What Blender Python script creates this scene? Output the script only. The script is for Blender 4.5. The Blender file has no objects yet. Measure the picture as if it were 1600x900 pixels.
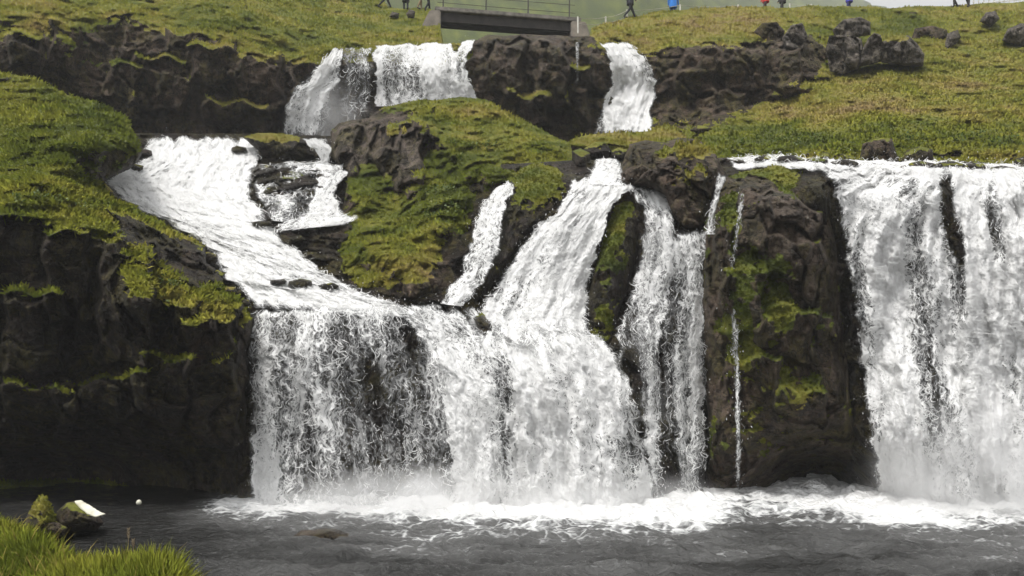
import bpy, bmesh, math, random
import numpy as np
from mathutils import Vector
rad = math.radians
rng = np.random.default_rng(7)
random.seed(7)
SC = bpy.context.scene
COL = SC.collection

# ------------------------------------------------------------------ camera, sky, sun, exposure
F, HOR, CAMH = 1350.0, 560.0, 3.4          # focal length in photo pixels, horizon row, eye height above the pool
PITCH = math.atan((HOR - 450) / F)
cam_d = bpy.data.cameras.new('camera'); cam = bpy.data.objects.new('camera', cam_d); COL.objects.link(cam)
cam_d.sensor_width = 36; cam_d.lens = 36 * F / 1600
cam_d.clip_start = 0.1; cam_d.clip_end = 5000
cam.location = (0, 0, CAMH); cam.rotation_euler = (rad(90) + PITCH, 0, 0)
SC.camera = cam
SUN_EL, SUN_AZ = rad(66), rad(222)          # azimuth the light comes from, measured from +Y clockwise
w = bpy.data.worlds.new('World'); SC.world = w; w.use_nodes = True
wt = w.node_tree; wt.nodes.clear()
sky = wt.nodes.new('ShaderNodeTexSky'); sky.sky_type = 'NISHITA'; sky.sun_disc = False
sky.sun_elevation = SUN_EL; sky.sun_rotation = SUN_AZ; sky.air_density = 1.0; sky.dust_density = 3.0
hs = wt.nodes.new('ShaderNodeHueSaturation'); hs.inputs['Saturation'].default_value = 0.05
hs.inputs['Value'].default_value = 1.0
bgn = wt.nodes.new('ShaderNodeBackground'); bgn.inputs['Strength'].default_value = 0.12
wo = wt.nodes.new('ShaderNodeOutputWorld')
wt.links.new(sky.outputs[0], hs.inputs['Color']); wt.links.new(hs.outputs[0], bgn.inputs['Color'])
wt.links.new(bgn.outputs[0], wo.inputs['Surface'])
sd = bpy.data.lights.new('sun', 'SUN'); sun = bpy.data.objects.new('sun', sd); COL.objects.link(sun)
sd.energy = 1.5; sd.angle = rad(12); sd.color = (1, 0.97, 0.93)
sv = Vector((math.sin(SUN_AZ) * math.cos(SUN_EL), math.cos(SUN_AZ) * math.cos(SUN_EL), math.sin(SUN_EL)))
sun.rotation_euler = (-sv).to_track_quat('-Z', 'Y').to_euler()
SC.view_settings.view_transform = 'Standard'; SC.view_settings.look = 'None'
SC.view_settings.exposure = 0.90; SC.view_settings.gamma = 1.0
SC.cycles.transparent_max_bounces = 24; SC.cycles.max_bounces = 6; SC.cycles.diffuse_bounces = 3
SC.cycles.volume_bounces = 3; SC.cycles.use_denoising = True; SC.cycles.denoiser = 'OPENIMAGEDENOISE'

# ------------------------------------------------------------------ numeric helpers
cP, sP = math.cos(PITCH), math.sin(PITCH)
def unproj(px, py, D):
    """world point on the view ray of photo pixel (px, py) whose world Y is D"""
    px = np.asarray(px, float); py = np.asarray(py, float); D = np.asarray(D, float)
    a = (px - 800) / F; b = (450 - py) / F
    ry = cP - b * sP; rz = sP + b * cP
    k = D / ry
    return np.stack([a * k, D + 0 * k, CAMH + rz * k], -1)
def pool_depth(py):
    b = (450 - np.asarray(py, float)) / F
    return -CAMH * (cP - b * sP) / (sP + b * cP)
def sstep(a, b, x):
    t = np.clip((x - a) / (b - a), 0, 1); return t * t * (3 - 2 * t)
def _hash(ix, iy, iz, s):
    h = (ix.astype(np.int64) * 374761393 + iy.astype(np.int64) * 668265263 + iz.astype(np.int64) * 2147483647 + s * 1274126177) & 0xffffffff
    h = ((h ^ (h >> 13)) * 1274126177) & 0xffffffff
    h = ((h ^ (h >> 16)) * 2246822519) & 0xffffffff
    return ((h ^ (h >> 15)) & 0xffffff) / float(0x1000000)
def vnoise(p, s=0):
    i = np.floor(p); f = p - i; i = i.astype(np.int64); u = f * f * f * (f * (f * 6 - 15) + 10)
    def g(dx, dy, dz):
        h = _hash(i[:, 0] + dx, i[:, 1] + dy, i[:, 2] + dz, s) * 6.2831853
        h2 = _hash(i[:, 0] + dx, i[:, 1] + dy, i[:, 2] + dz, s + 57) * 2 - 1
        r = np.sqrt(1 - h2 * h2)
        return (f[:, 0] - dx) * r * np.cos(h) + (f[:, 1] - dy) * r * np.sin(h) + (f[:, 2] - dz) * h2
    def L(a, b, t): return a + (b - a) * t
    x00 = L(g(0,0,0), g(1,0,0), u[:,0]); x10 = L(g(0,1,0), g(1,1,0), u[:,0])
    x01 = L(g(0,0,1), g(1,0,1), u[:,0]); x11 = L(g(0,1,1), g(1,1,1), u[:,0])
    return L(L(x00, x10, u[:,1]), L(x01, x11, u[:,1]), u[:,2]) * 1.5
def fbm(p, o=4, s=0, gain=0.5):
    v = np.zeros(len(p)); a = 1.0
    for k in range(o):
        v += a * vnoise(p * 2.03 ** k + 13.7 * k, s + k); a *= gain
    return v
def worley(p, s=0):
    """distance to nearest and second nearest seed, three random numbers of the nearest cell, offset from its seed"""
    i = np.floor(p).astype(np.int64); n = len(p)
    f1 = np.full(n, 9.); f2 = np.full(n, 9.); best = np.zeros((n, 3)); cell = np.zeros((n, 3), np.int64)
    for dx in (-1, 0, 1):
        for dy in (-1, 0, 1):
            for dz in (-1, 0, 1):
                c = i + np.array([dx, dy, dz])
                q = np.stack([c[:, k] + _hash(c[:, 0], c[:, 1], c[:, 2], s + 11 * k) for k in range(3)], -1)
                v = np.abs(p - q); d = .75 * v.max(1) + .25 * np.sqrt((v * v).sum(1)); m = d < f1
                f2 = np.where(m, f1, np.minimum(f2, d)); f1 = np.where(m, d, f1)
                best[m] = q[m]; cell[m] = c[m]
    rnd = np.stack([_hash(cell[:, 0], cell[:, 1], cell[:, 2], s + 101 + 7 * k) for k in range(3)], -1)
    return f1, f2, rnd, p - best
def rock_disp(p, scale, amp, s=0, layered=1.0, tilt=0.8):
    """blocky fractured rock: tilted facets of uneven size, a few of them parted by cracks"""
    c, sn = math.cos(.5 + s * 1.3), math.sin(.5 + s * 1.3); t = .16 * math.sin(s * 2.1)
    p = np.stack([p[:, 0] * c - p[:, 1] * sn + t * p[:, 2], p[:, 0] * sn + p[:, 1] * c, p[:, 2] - t * p[:, 0]], -1)
    wq = p + 0.30 / scale * np.stack([fbm(p * scale * .6, 2, s + 3), fbm(p * scale * .6, 2, s + 6), fbm(p * scale * .6, 2, s + 9)], -1)
    q = wq * scale * np.array([1, 1, layered])
    f1, f2, r, o = worley(q, s)
    d = (r[:, 0] - .5) * 1.25 + ((r[:, 1] - .5) * o[:, 0] + (r[:, 2] - .75) * o[:, 2]) * 2 * tilt * .7
    crack = (1 - sstep(0.0, 0.07, f2 - f1)) * sstep(-.2, .4, vnoise(p * scale * .8 + 9, s + 2))
    return amp * (d + 0.40 * crack)
def tps(ctrl):
    c = np.array(ctrl, float); X = c[:, :2] / 400.; n = len(c)
    def U(r2): return np.where(r2 > 0, r2 * np.log(np.maximum(r2, 1e-12)), 0) * .5
    K = U(((X[:, None] - X[None]) ** 2).sum(-1)) + 2e-3 * np.eye(n)
    Pm = np.hstack([np.ones((n, 1)), X]); A = np.block([[K, Pm], [Pm.T, np.zeros((3, 3))]])
    sol = np.linalg.solve(A, np.concatenate([c[:, 2], np.zeros(3)]))
    def f(px, py):
        sh = np.shape(px); x = np.stack([np.ravel(px), np.ravel(py)], -1) / 400.
        out = np.zeros(len(x))
        for a in range(0, len(x), 40000):
            b = x[a:a+40000]
            out[a:a+40000] = U(((b[:, None] - X[None]) ** 2).sum(-1)) @ sol[:n] + sol[n] + b @ sol[n+1:]
        return out.reshape(sh)
    return f
def roughen(poly, amp=5, seg=14, s=0):
    """resample an outline and give it an irregular edge"""
    P = np.array(poly, float); out = []
    for a, b in zip(P, np.roll(P, -1, 0)):
        n = max(1, int(np.hypot(*(b - a)) / seg))
        for k in range(n): out.append(a + (b - a) * k / n)
    out = np.array(out); q = np.c_[out / 34., np.full(len(out), s * 3.1)]
    off = np.stack([fbm(q, 3, 40 + s), fbm(q + 50, 3, 60 + s)], -1) * amp
    return out + off
def sdist(poly, x, y):
    """signed distance (positive inside) to a closed polygon and the nearest outline point"""
    A = poly; B = np.roll(poly, -1, 0); n = len(x)
    best = np.full(n, 1e18); bx = np.zeros(n); by = np.zeros(n); ins = np.zeros(n, bool)
    for (ax, ay), (ex, ey) in zip(A, B):
        dx, dy = ex - ax, ey - ay; l2 = dx * dx + dy * dy + 1e-12
        t = np.clip(((x - ax) * dx + (y - ay) * dy) / l2, 0, 1)
        qx = ax + t * dx; qy = ay + t * dy; d = (x - qx) ** 2 + (y - qy) ** 2
        m = d < best; best[m] = d[m]; bx[m] = qx[m]; by[m] = qy[m]
        if ay != ey:
            c = ((ay > y) != (ey > y)) & (x < dx * (y - ay) / dy + ax); ins ^= c
    return np.where(ins, 1, -1) * np.sqrt(best), bx, by
def paint(px, py, blobs, base=0.0):
    """sum of soft elliptical patches (cx, cy, rx, ry, weight[, degrees])"""
    v = np.full(np.shape(px), float(base))
    for b in blobs:
        cx, cy, rx, ry, wgt = b[:5]; an = rad(b[5]) if len(b) > 5 else 0
        dx = px - cx; dy = py - cy
        u = dx * math.cos(an) + dy * math.sin(an); q = -dx * math.sin(an) + dy * math.cos(an)
        v = v + wgt * np.exp(-((u / rx) ** 2 + (q / ry) ** 2) ** 1.5)
    return v

# ------------------------------------------------------------------ object helpers
def mesh_from(name, V, Fq, mat, parent=None, attrs=None, uv=None, smooth=True):
    me = bpy.data.meshes.new(name); V = np.ascontiguousarray(V, np.float32)
    Fq = [np.asarray(f, np.int32) for f in (Fq if isinstance(Fq, list) else [Fq]) if len(f)]
    me.vertices.add(len(V)); me.vertices.foreach_set('co', V.ravel())
    tot = np.concatenate([np.full(len(f), f.shape[1], np.int32) for f in Fq])
    idx = np.concatenate([f.ravel() for f in Fq]); st = np.concatenate([[0], np.cumsum(tot)[:-1]]).astype(np.int32)
    me.loops.add(len(idx)); me.loops.foreach_set('vertex_index', idx)
    me.polygons.add(len(tot)); me.polygons.foreach_set('loop_start', st); me.polygons.foreach_set('loop_total', tot)
    me.update(calc_edges=True)
    if smooth: me.polygons.foreach_set('use_smooth', np.ones(len(tot), bool))
    for k, a in (attrs or {}).items():
        a = np.asarray(a, np.float32)
        if a.ndim == 1:
            me.attributes.new(k, 'FLOAT', 'POINT').data.foreach_set('value', a)
        else:
            me.attributes.new(k, 'FLOAT_COLOR', 'POINT').data.foreach_set('color', np.ascontiguousarray(a, np.float32).ravel())
    if uv is not None:
        me.uv_layers.new(name='UVMap').data.foreach_set('uv', np.ascontiguousarray(uv[idx], np.float32).ravel())
    me.materials.append(mat)
    o = bpy.data.objects.new(name, me); COL.objects.link(o)
    if parent is not None: o.parent = parent
    return o
def tag(o, label=None, cat=None, group=None, kind=None):
    if label: o['label'] = label
    if cat: o['category'] = cat
    if group: o['group'] = group
    if kind: o['kind'] = kind
    return o
def empty(name, loc=(0, 0, 0), rz=0):
    o = bpy.data.objects.new(name, None); COL.objects.link(o); o.location = loc; o.rotation_euler.z = rz
    o.empty_display_size = .2; return o

# ------------------------------------------------------------------ materials
class NT:
    def __init__(s, name):
        s.m = bpy.data.materials.new(name); s.m.use_nodes = True; s.t = s.m.node_tree; s.t.nodes.clear()
        s.out = s.t.nodes.new('ShaderNodeOutputMaterial')
    def n(s, typ, inp=None, **kw):
        nd = s.t.nodes.new('ShaderNode' + typ)
        for k, v in kw.items(): setattr(nd, k, v)
        for k, v in (inp or {}).items():
            if isinstance(v, bpy.types.NodeSocket): s.t.links.new(v, nd.inputs[k])
            elif hasattr(v, 'outputs'): s.t.links.new(v.outputs[0], nd.inputs[k])
            else: nd.inputs[k].default_value = v
        return nd
    def math(s, op, a, b=None, c=None, clamp=False):
        d = {0: a}
        if b is not None: d[1] = b
        if c is not None: d[2] = c
        return s.n('Math', d, operation=op, use_clamp=clamp).outputs[0]
    def ramp(s, x, stops):
        nd = s.n('ValToRGB', {0: x}); e = nd.color_ramp.elements
        while len(e) < len(stops): e.new(.5)
        for k, (p, c) in enumerate(stops):
            e[k].position = p; e[k].color = (*c, 1) if len(c) == 3 else c
        return nd.outputs[0]
    def mr(s, x, a, b, c=0., d=1., sm=True):
        return s.n('MapRange', {0: x, 1: a, 2: b, 3: c, 4: d}, interpolation_type='SMOOTHSTEP' if sm else 'LINEAR').outputs[0]
    def mix(s, f, a, b, typ='MIX'):
        nd = s.t.nodes.new('ShaderNodeMix'); nd.data_type = 'RGBA'; nd.blend_type = typ
        for sock, v in ((nd.inputs[0], f), (nd.inputs[6], a), (nd.inputs[7], b)):
            if isinstance(v, bpy.types.NodeSocket): s.t.links.new(v, sock)
            elif isinstance(v, tuple): sock.default_value = (*v, 1)
            else: sock.default_value = v
        return nd.outputs[2]
    def noise(s, vec, scale, detail=4, rough=.55, dist=0., out=0):
        return s.n('TexNoise', {'Vector': vec, 'Scale': scale, 'Detail': detail, 'Roughness': rough, 'Distortion': dist}).outputs[out]
    def done(s, sh, vol=False):
        s.t.links.new(sh.outputs[0], s.out.inputs['Volume' if vol else 'Surface']); return s.m

GREEN = [(0.0, (.062, .084, .015)), (.3, (.140, .168, .022)), (.55, (.250, .252, .036)), (.78, (.33, .280, .062)), (1., (.30, .215, .090))]
def mat_ground(name, dark, mid, lightc, lich=.8, film_amt=.75):
    """fractured basalt that turns to turf or moss where the 'cover' attribute says so"""
    t = NT(name); co = t.n('NewGeometry').outputs['Position']
    at = t.n('Attribute', attribute_name='cover'); sp = t.n('SeparateColor', {0: at.outputs['Color']})
    moss, tone, wet, pale = sp.outputs[0], sp.outputs[1], sp.outputs[2], at.outputs['Alpha']
    n1 = t.noise(co, .8, 5, .6); n2 = t.noise(co, 4.5, 8, .72); n3 = t.noise(co, 22, 5, .7)
    mott = t.noise(co, 2.4, 10, .78, .5)
    rock = t.ramp(t.math('ADD', t.math('MULTIPLY', n1, .40), t.math('MULTIPLY', mott, .60)), [(.36, dark), (.50, mid), (.64, lightc)])
    rock = t.mix(t.math('MULTIPLY', t.mr(n3, .45, .70), .55), rock, t.mix(.5, rock, lightc))
    rust = t.mr(t.noise(co, 1.4, 4, .6, .6), .56, .72)
    rock = t.mix(t.math('MULTIPLY', rust, .6), rock, (.085, .046, .023))
    rock = t.mix(t.math('MULTIPLY', pale, .8), rock, t.mix(n2, (.10, .080, .064), (.26, .22, .185)))
    lv = t.n('TexVoronoi', {'Vector': co, 'Scale': 5.5, 'Randomness': 1.}); ls = t.mr(lv.outputs['Distance'], .12, .28, 1, 0)
    lm = t.math('MULTIPLY', ls, t.mr(t.noise(co, 2.1, 3, .6), .56, .68)); lm = t.math('MULTIPLY', lm, t.mr(n3, .4, .6))
    rock = t.mix(t.math('MULTIPLY', lm, lich), rock, (.36, .34, .30))
    film = t.math('MULTIPLY', t.mr(t.math('ADD', t.math('MULTIPLY', t.noise(co, .9, 3, .6, .4), .5), t.math('MULTIPLY', t.noise(co, 5.5, 9, .78), .5)), .46, .56), film_amt)      # algae and thin moss in the joints
    rock = t.mix(film, rock, t.mix(t.mr(n2, .35, .65), (.040, .037, .009), (.135, .115, .024)))
    sv_ = t.n('VectorMath', {0: co, 1: (2.2, 2.2, .35)}, operation='MULTIPLY').outputs[0]
    rock = t.mix(t.math('MULTIPLY', t.mr(t.noise(sv_, 1.0, 6, .7), .46, .58), .75), rock, t.mix(.72, rock, (.008, .007, .006)))
    rock = t.mix(t.math('MULTIPLY', wet, .32), rock, t.mix(.6, rock, (.012, .011, .010)))
    gt = t.math('ADD', tone, t.math('MULTIPLY', t.math('SUBTRACT', t.noise(co, 3.2, 5, .65), .5), .7))
    grn = t.ramp(gt, GREEN)
    grn = t.mix(t.mr(n3, .35, .8), grn, t.mix(.2, grn, (.02, .022, .008)))
    me = t.mr(t.math('ADD', moss, t.math('MULTIPLY', t.math('SUBTRACT', n2, .5), .55)), .38, .58)
    colr = t.mix(me, rock, grn)
    rgh = t.math('SUBTRACT', .85, t.math('MULTIPLY', t.math('MULTIPLY', wet, t.math('SUBTRACT', 1., me)), .55))
    rg = t.math('ABSOLUTE', t.math('SUBTRACT', t.noise(co, 2.6, 7, .68, .3), .5))
    def cracks(sx, sy, sz, sc_, w_):
        v_ = t.n('VectorMath', {0: co, 1: (sx, sy, sz)}, operation='MULTIPLY').outputs[0]
        return t.mr(t.math('ABSOLUTE', t.math('SUBTRACT', t.noise(v_, sc_, 4, .55, .25), .5)), 0, w_, 0, 1)
    ck = t.math('MINIMUM', t.math('MINIMUM', cracks(1, 1, .45, 1.5, .016), cracks(.45, .45, 1.4, 1.2, .013)), cracks(1, 1, .8, 3.6, .016))
    ckm = t.math('MULTIPLY', t.math('SUBTRACT', 1., ck), t.math('SUBTRACT', 1., me))
    colr = t.mix(t.math('MULTIPLY', ckm, .75), colr, (.004, .003, .0025))
    hb = t.math('ADD', t.math('MULTIPLY', ck, .5), t.math('MULTIPLY', n2, 1.3)); hb = t.math('ADD', hb, t.math('MULTIPLY', n3, .7)); hb = t.math('ADD', hb, t.math('MULTIPLY', t.mr(rg, 0, .16), .5))
    bump = t.n('Bump', {'Strength': .9, 'Distance': .13, 'Height': hb})
    return t.done(t.n('BsdfPrincipled', {'Base Color': colr, 'Roughness': rgh, 'Specular IOR Level': .35, 'Normal': bump}))
M_ROCK = mat_ground('basalt_brown', (.038, .025, .016), (.118, .080, .053), (.235, .178, .130))
M_DARK = mat_ground('basalt_wet_dark', (.007, .0046, .003), (.032, .0215, .0145), (.098, .070, .049), .4, .7)
M_GREY = mat_ground('basalt_grey', (.060, .051, .043), (.165, .142, .120), (.30, .262, .225), .7, .3)
def mat_blades():
    t = NT('grass_blades'); at = t.n('Attribute', attribute_name='tint'); sp = t.n('SeparateColor', {0: at.outputs['Color']})
    grn = t.ramp(sp.outputs[0], GREEN)
    grn = t.n('HueSaturation', {'Color': grn, 'Value': sp.outputs[1]}).outputs[0]
    gn = t.n('Attribute', attribute_name='ground_normal').outputs['Vector']; d = t.n('BsdfDiffuse', {0: grn, 'Normal': gn}); tr = t.n('BsdfTranslucent', {0: grn})
    return t.done(t.n('MixShader', {0: .2, 1: d, 2: tr}))
M_BLADE = mat_blades()

# ------------------------------------------------------------------ turf and moss blades
def blades(name, P, N, tone, length, parent=None, droop=.5, width=.022, mat=None, bright=1.):
    n = len(P)
    if n == 0: return None
    up = np.array([0, 0, 1.]); r = rng.normal(size=(n, 3))
    d = N * .75 + up * .55 + r * .38
    d /= np.linalg.norm(d, axis=1, keepdims=True)
    L = length * (0.45 + 1.1 * rng.random(n) ** 1.4)
    side = np.cross(d, rng.normal(size=(n, 3))); side /= np.linalg.norm(side, axis=1, keepdims=True) + 1e-9
    side *= (width * (.6 + .8 * rng.random(n)))[:, None]
    bend = (N * .5 - up * .55 * droop * 2 + r * .25) * droop
    b = P - N * .02; m = P + d * (L * .55)[:, None] + bend * (L * .12)[:, None]; tip = P + d * L[:, None] * .9 + bend * (L * .55)[:, None]
    V = np.stack([b - side, b + side, m - side * .8, m + side * .8, tip], 1).reshape(-1, 3)
    k = np.arange(n) * 5
    q = np.stack([k, k + 1, k + 3, k + 2], -1); tr = np.stack([k + 2, k + 3, k + 4], -1)
    tn = np.clip(tone + rng.normal(size=n) * .025, 0, 1); br = (.95 + .16 * rng.random(n)) * bright
    tint = np.repeat(np.stack([tn, br, br, br], -1), 5, 0)
    o = mesh_from(name, V, [q, tr], mat or M_BLADE, parent, {'tint': tint}, smooth=False)
    gn = N * .9 + d * .22 + np.array([0, 0, .45]); gn /= np.linalg.norm(gn, axis=1, keepdims=True)
    o.data.attributes.new('ground_normal', 'FLOAT_VECTOR', 'POINT').data.foreach_set('vector', np.repeat(gn, 5, 0).astype(np.float32).ravel())
    return o

# ------------------------------------------------------------------ relief: a piece of ground seen from the front
class Piece: pass
def relief(name, outline, depth, mat, step=2.6, rough=5, seed=0, rock=(.9, .28), layered=1.0, grassy=.16, aniso=None, round_=(0, 0), solid=None,
           cover=(), cover_base=-.2, slope=1.0, tone=.45, tone_blobs=(), wet=0., wet_blobs=(), pale=0., pale_blobs=(),
           blade=.0, blade_n=.25, label=None, cat=None, kind='structure', group=None, bname='grass', back=1.2, extra=(), hum=1.0, droop=.5, level_back=False, bright=1., bwidth=.022):
    poly = roughen(outline, rough, 14, seed) if rough else np.array(outline, float)
    x0, y0 = poly.min(0) - step; x1, y1 = poly.max(0) + step
    gx = np.arange(x0, x1 + step, step); gy = np.arange(y0, y1 + step, step)
    X, Y = np.meshgrid(gx, gy); nx, ny = len(gx), len(gy); X = X.ravel(); Y = Y.ravel()
    sdv, qx, qy = sdist(poly, X, Y)
    ok = sdv > -.72 * step
    snap = ok & (sdv < 0.0); X = np.where(snap, qx, X); Y = np.where(snap, qy, Y)
    near = ok & (sdv >= 0) & (sdv < .35 * step); X = np.where(near, qx, X); Y = np.where(near, qy, Y)
    I = np.arange(nx * ny).reshape(ny, nx)
    Q = np.stack([I[:-1, :-1], I[:-1, 1:], I[1:, 1:], I[1:, :-1]], -1).reshape(-1, 4)
    Q = Q[ok[Q].all(1)]
    used = np.unique(Q); mp = -np.ones(nx * ny, np.int64); mp[used] = np.arange(len(used)); Q = mp[Q]
    X, Y, sdv = X[used], Y[used], np.maximum(sdv[used], 0)
    f = depth if callable(depth) else (tps(depth) if isinstance(depth, (list, tuple)) else (lambda a, b: np.full(np.shape(a), float(depth))))
    D = f(X, Y)
    for g in extra: D = D + g(X, Y)
    if round_[0]:
        tt = np.clip(sdv / round_[0], 0, 1); D = D + round_[1] * (1 - np.sqrt(1 - (1 - tt) ** 2 + 1e-9))
    p0 = unproj(X, Y, D); sh = p0 + seed * 7.3
    # ground cover follows the slope and painted patches
    grid_n = lambda P: vert_normals(P, Q)
    N0 = grid_n(p0)
    cv = cover_base + slope * sstep(.15, .75, N0[:, 2]) + .50 * fbm(sh * .9, 3, 21) + .45 * fbm(sh * 3.1, 3, 23) + paint(X, Y, cover)
    m = sstep(.25, .75, cv)
    rock = (rock[0], rock[1] * 1.45)
    dk = rock_disp(sh, rock[0], rock[1], seed, layered) + rock_disp(sh, rock[0] * 2.4, rock[1] * .36, seed + 5, layered) + rock_disp(sh, rock[0] * 6.5, rock[1] * .09, seed + 8, layered) + (np.abs(fbm(sh * 1.3, 4, 9, .5)) - .4) * rock[1] * .55
    an = np.array(aniso or ([1., 1., 1.] if kind == 'thing' else [.6, .6, 1.4])); dg = -(np.abs(fbm(sh * an * .8 * hum, 3, 31)) * 1.5 + .6 * np.abs(fbm(sh * an * 2.6 * hum, 3, 33))) * grassy + grassy * .5
    fade = sstep(0, 6, sdv) * .7 + .3
    D2 = D + (dk * (1 - m) + (dg + dk * .10) * m) * fade - .05 * m
    P = unproj(X, Y, D2)
    N = grid_n(P)
    cv = cv + .5 * (sstep(.1, .7, N[:, 2]) - .4) * slope
    m = sstep(.3, .7, cv)
    tn = np.clip(tone + .26 * fbm(sh * np.array([.4, .4, .7]), 3, 51) + .22 * fbm(sh * np.array([1.2, 1.2, 2.6]), 3, 52) + paint(X, Y, tone_blobs), 0, 1)
    wt_ = np.clip(paint(X, Y, wet_blobs, wet), 0, 1); pl = np.clip(paint(X, Y, pale_blobs, pale) , 0, 1)
    att = np.stack([m, tn, wt_, pl], -1)
    # closed back: border pushed away from the eye, or a mirrored back for boulders
    nV = len(P); e = np.concatenate([Q[:, [0, 1]], Q[:, [1, 2]], Q[:, [2, 3]], Q[:, [3, 0]]])
    key = np.sort(e, 1); code = key[:, 0] * (nV + 1) + key[:, 1]
    _, inv, cnt = np.unique(code, return_inverse=True, return_counts=True); be = e[cnt[inv] == 1]
    if solid:
        Pb = unproj(X, Y, D + solid * 2 * np.clip(sdv / (np.max(sdv) + 1e-6), 0, 1) ** .5 + solid * .3)
        V = np.concatenate([P, Pb]); faces = [Q, Q[:, ::-1] + nV, np.stack([be[:, 1], be[:, 0], be[:, 0] + nV, be[:, 1] + nV], -1)]
        A = np.concatenate([att, att])
    else:
        bv = np.unique(be); mp2 = -np.ones(nV, np.int64); mp2[bv] = np.arange(len(bv)) + nV
        cx, cy = X.mean(), Y.mean()
        Pb = unproj(X[bv] + (cx - X[bv]) * .02, Y[bv] + (cy - Y[bv]) * .02, D2[bv] + back)
        if level_back: Pb = P[bv] + np.array([0, back, -.25])
        V = np.concatenate([P, Pb]); faces = [Q, np.stack([be[:, 1], be[:, 0], mp2[be[:, 0]], mp2[be[:, 1]]], -1)]
        A = np.concatenate([att, att[bv]])
    r = Piece(); r.f = f
    cen = P[np.argmax(Y)] if kind == 'thing' else np.zeros(3)
    o = mesh_from(name, V - cen, faces, mat, None, {'cover': A}); o.location = cen; r.o = o
    if kind == 'thing': tag(o, label, cat, group)
    else: tag(o, kind=kind)
    if blade > 0:
        area = step * step; w_ = m[Q].mean(1); cnt_ = rng.poisson(w_ ** 1.5 * area * blade_n)
        fi = np.repeat(np.arange(len(Q)), cnt_)
        a, b = rng.random(len(fi)), rng.random(len(fi)); q = Q[fi]
        wq = np.stack([(1-a)*(1-b), a*(1-b), a*b, (1-a)*b], -1)
        bp = (P[q] * wq[..., None]).sum(1); bn = (N[q] * wq[..., None]).sum(1); bt = (tn[q] * wq).sum(1)
        ln = blade * (.6 + .9 * np.clip(fbm(bp * .7, 2, 71) + .5, 0, 1.2))
        if kind == 'thing':
            g = blades('moss', bp - cen, bn, bt, ln, o, droop=droop, bright=bright, width=bwidth)
        else:
            g = blades(bname, bp, bn, bt, ln, droop=droop, bright=bright, width=bwidth)
        if g: tag(g, kind='stuff')
    r.P, r.X, r.Y, r.D, r.N, r.m = P, X, Y, D2, N, m
    return r
def vert_normals(P, Q):
    a, b, c, d = P[Q[:, 0]], P[Q[:, 1]], P[Q[:, 2]], P[Q[:, 3]]
    fn = np.cross(c - a, b - d); n = np.zeros_like(P)
    for k in range(4):
        for j in range(3): n[:, j] += np.bincount(Q[:, k], fn[:, j], len(P))
    n /= np.linalg.norm(n, axis=1, keepdims=True) + 1e-12
    view = P - np.array([0, 0, CAMH]); flip = (n * view).sum(1) > 0; n[flip] *= -1
    return n
def thing_rock(label, outline, depth, mat=None, name='boulder', cat='boulder', group=None, **kw):
    kw.setdefault('round_', (26, .7)); kw.setdefault('solid', .5); kw.setdefault('rough', 3); kw.setdefault('rock', (1.6, .12))
    kw.setdefault('step', 2.0)
    return relief(name, outline, depth, mat or M_ROCK, label=label, cat=cat, kind='thing', group=group, **kw)

# ================================================================== LARGE STRUCTURE
def lumps(L):
    def f(x, y):
        v = np.zeros(np.shape(x))
        for cx, cy, rx, ry, a in L: v = v - a * np.exp(-((x - cx) / rx) ** 2 - ((y - cy) / ry) ** 2)
        return v
    return f
def blocks(L):
    """squared blocks of rock standing proud of a face: (cx, cy, half width, half height, degrees, amount)"""
    def f(x, y):
        v = np.zeros(np.shape(x))
        for cx, cy, hx, hy, an, a in L:
            dx = x - cx + 5 * np.sin(y * .09 + cx); dy = y - cy + 5 * np.sin(x * .11 + cy); c, sn = math.cos(rad(an)), math.sin(rad(an)); p = dx * c + dy * sn; q = dy * c - dx * sn
            v = v - a * sstep(0, 6, hx - np.abs(p)) * sstep(0, 6, hy - np.abs(q)) * (1 - .35 * q / hy + .2 * p / hx)
        return v
    return f
lr = random.Random(5)
UP_L = [(450, 45, 34, 16, .7), (520, 62, 34, 14, .7), (400, 22, 30, 12, .6), (560, 34, 30, 14, .6), (480, 96, 16, 22, .8), (610, 50, 22, 12, .5), (290, 8, 30, 12, .6), (960, 46, 26, 12, .7), (1020, 40, 34, 12, .6)]
UP_L += [(lr.uniform(1060, 1690), lr.uniform(14, 215), lr.uniform(18, 52), lr.uniform(5, 12), lr.uniform(.2, .5)) for _ in range(60)]
UP_L += [(x + lr.uniform(-12, 12), lr.uniform(218, 236), lr.uniform(20, 34), lr.uniform(9, 15), lr.uniform(.4, .8)) for x in range(1130, 1690, 44)]
# --- hills far behind
HILL = relief('hills', [(-300, -260), (1150, -240), (1260, -60), (1330, -8), (1385, 14), (1420, 60), (1500, 120), (-300, 130)],
       lambda x, y: 50 + 95 * np.clip((130 - y) / 130, 0, 3) ** 1.6 + 1.1 * np.clip(x - 1000, 0, 600) * np.clip((130 - y) / 130, 0, 1),
       M_ROCK, step=9, rough=6, seed=1, rock=(.05, .6), grassy=.9, hum=.12, cover_base=1.2, tone=.10, back=5)
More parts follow.
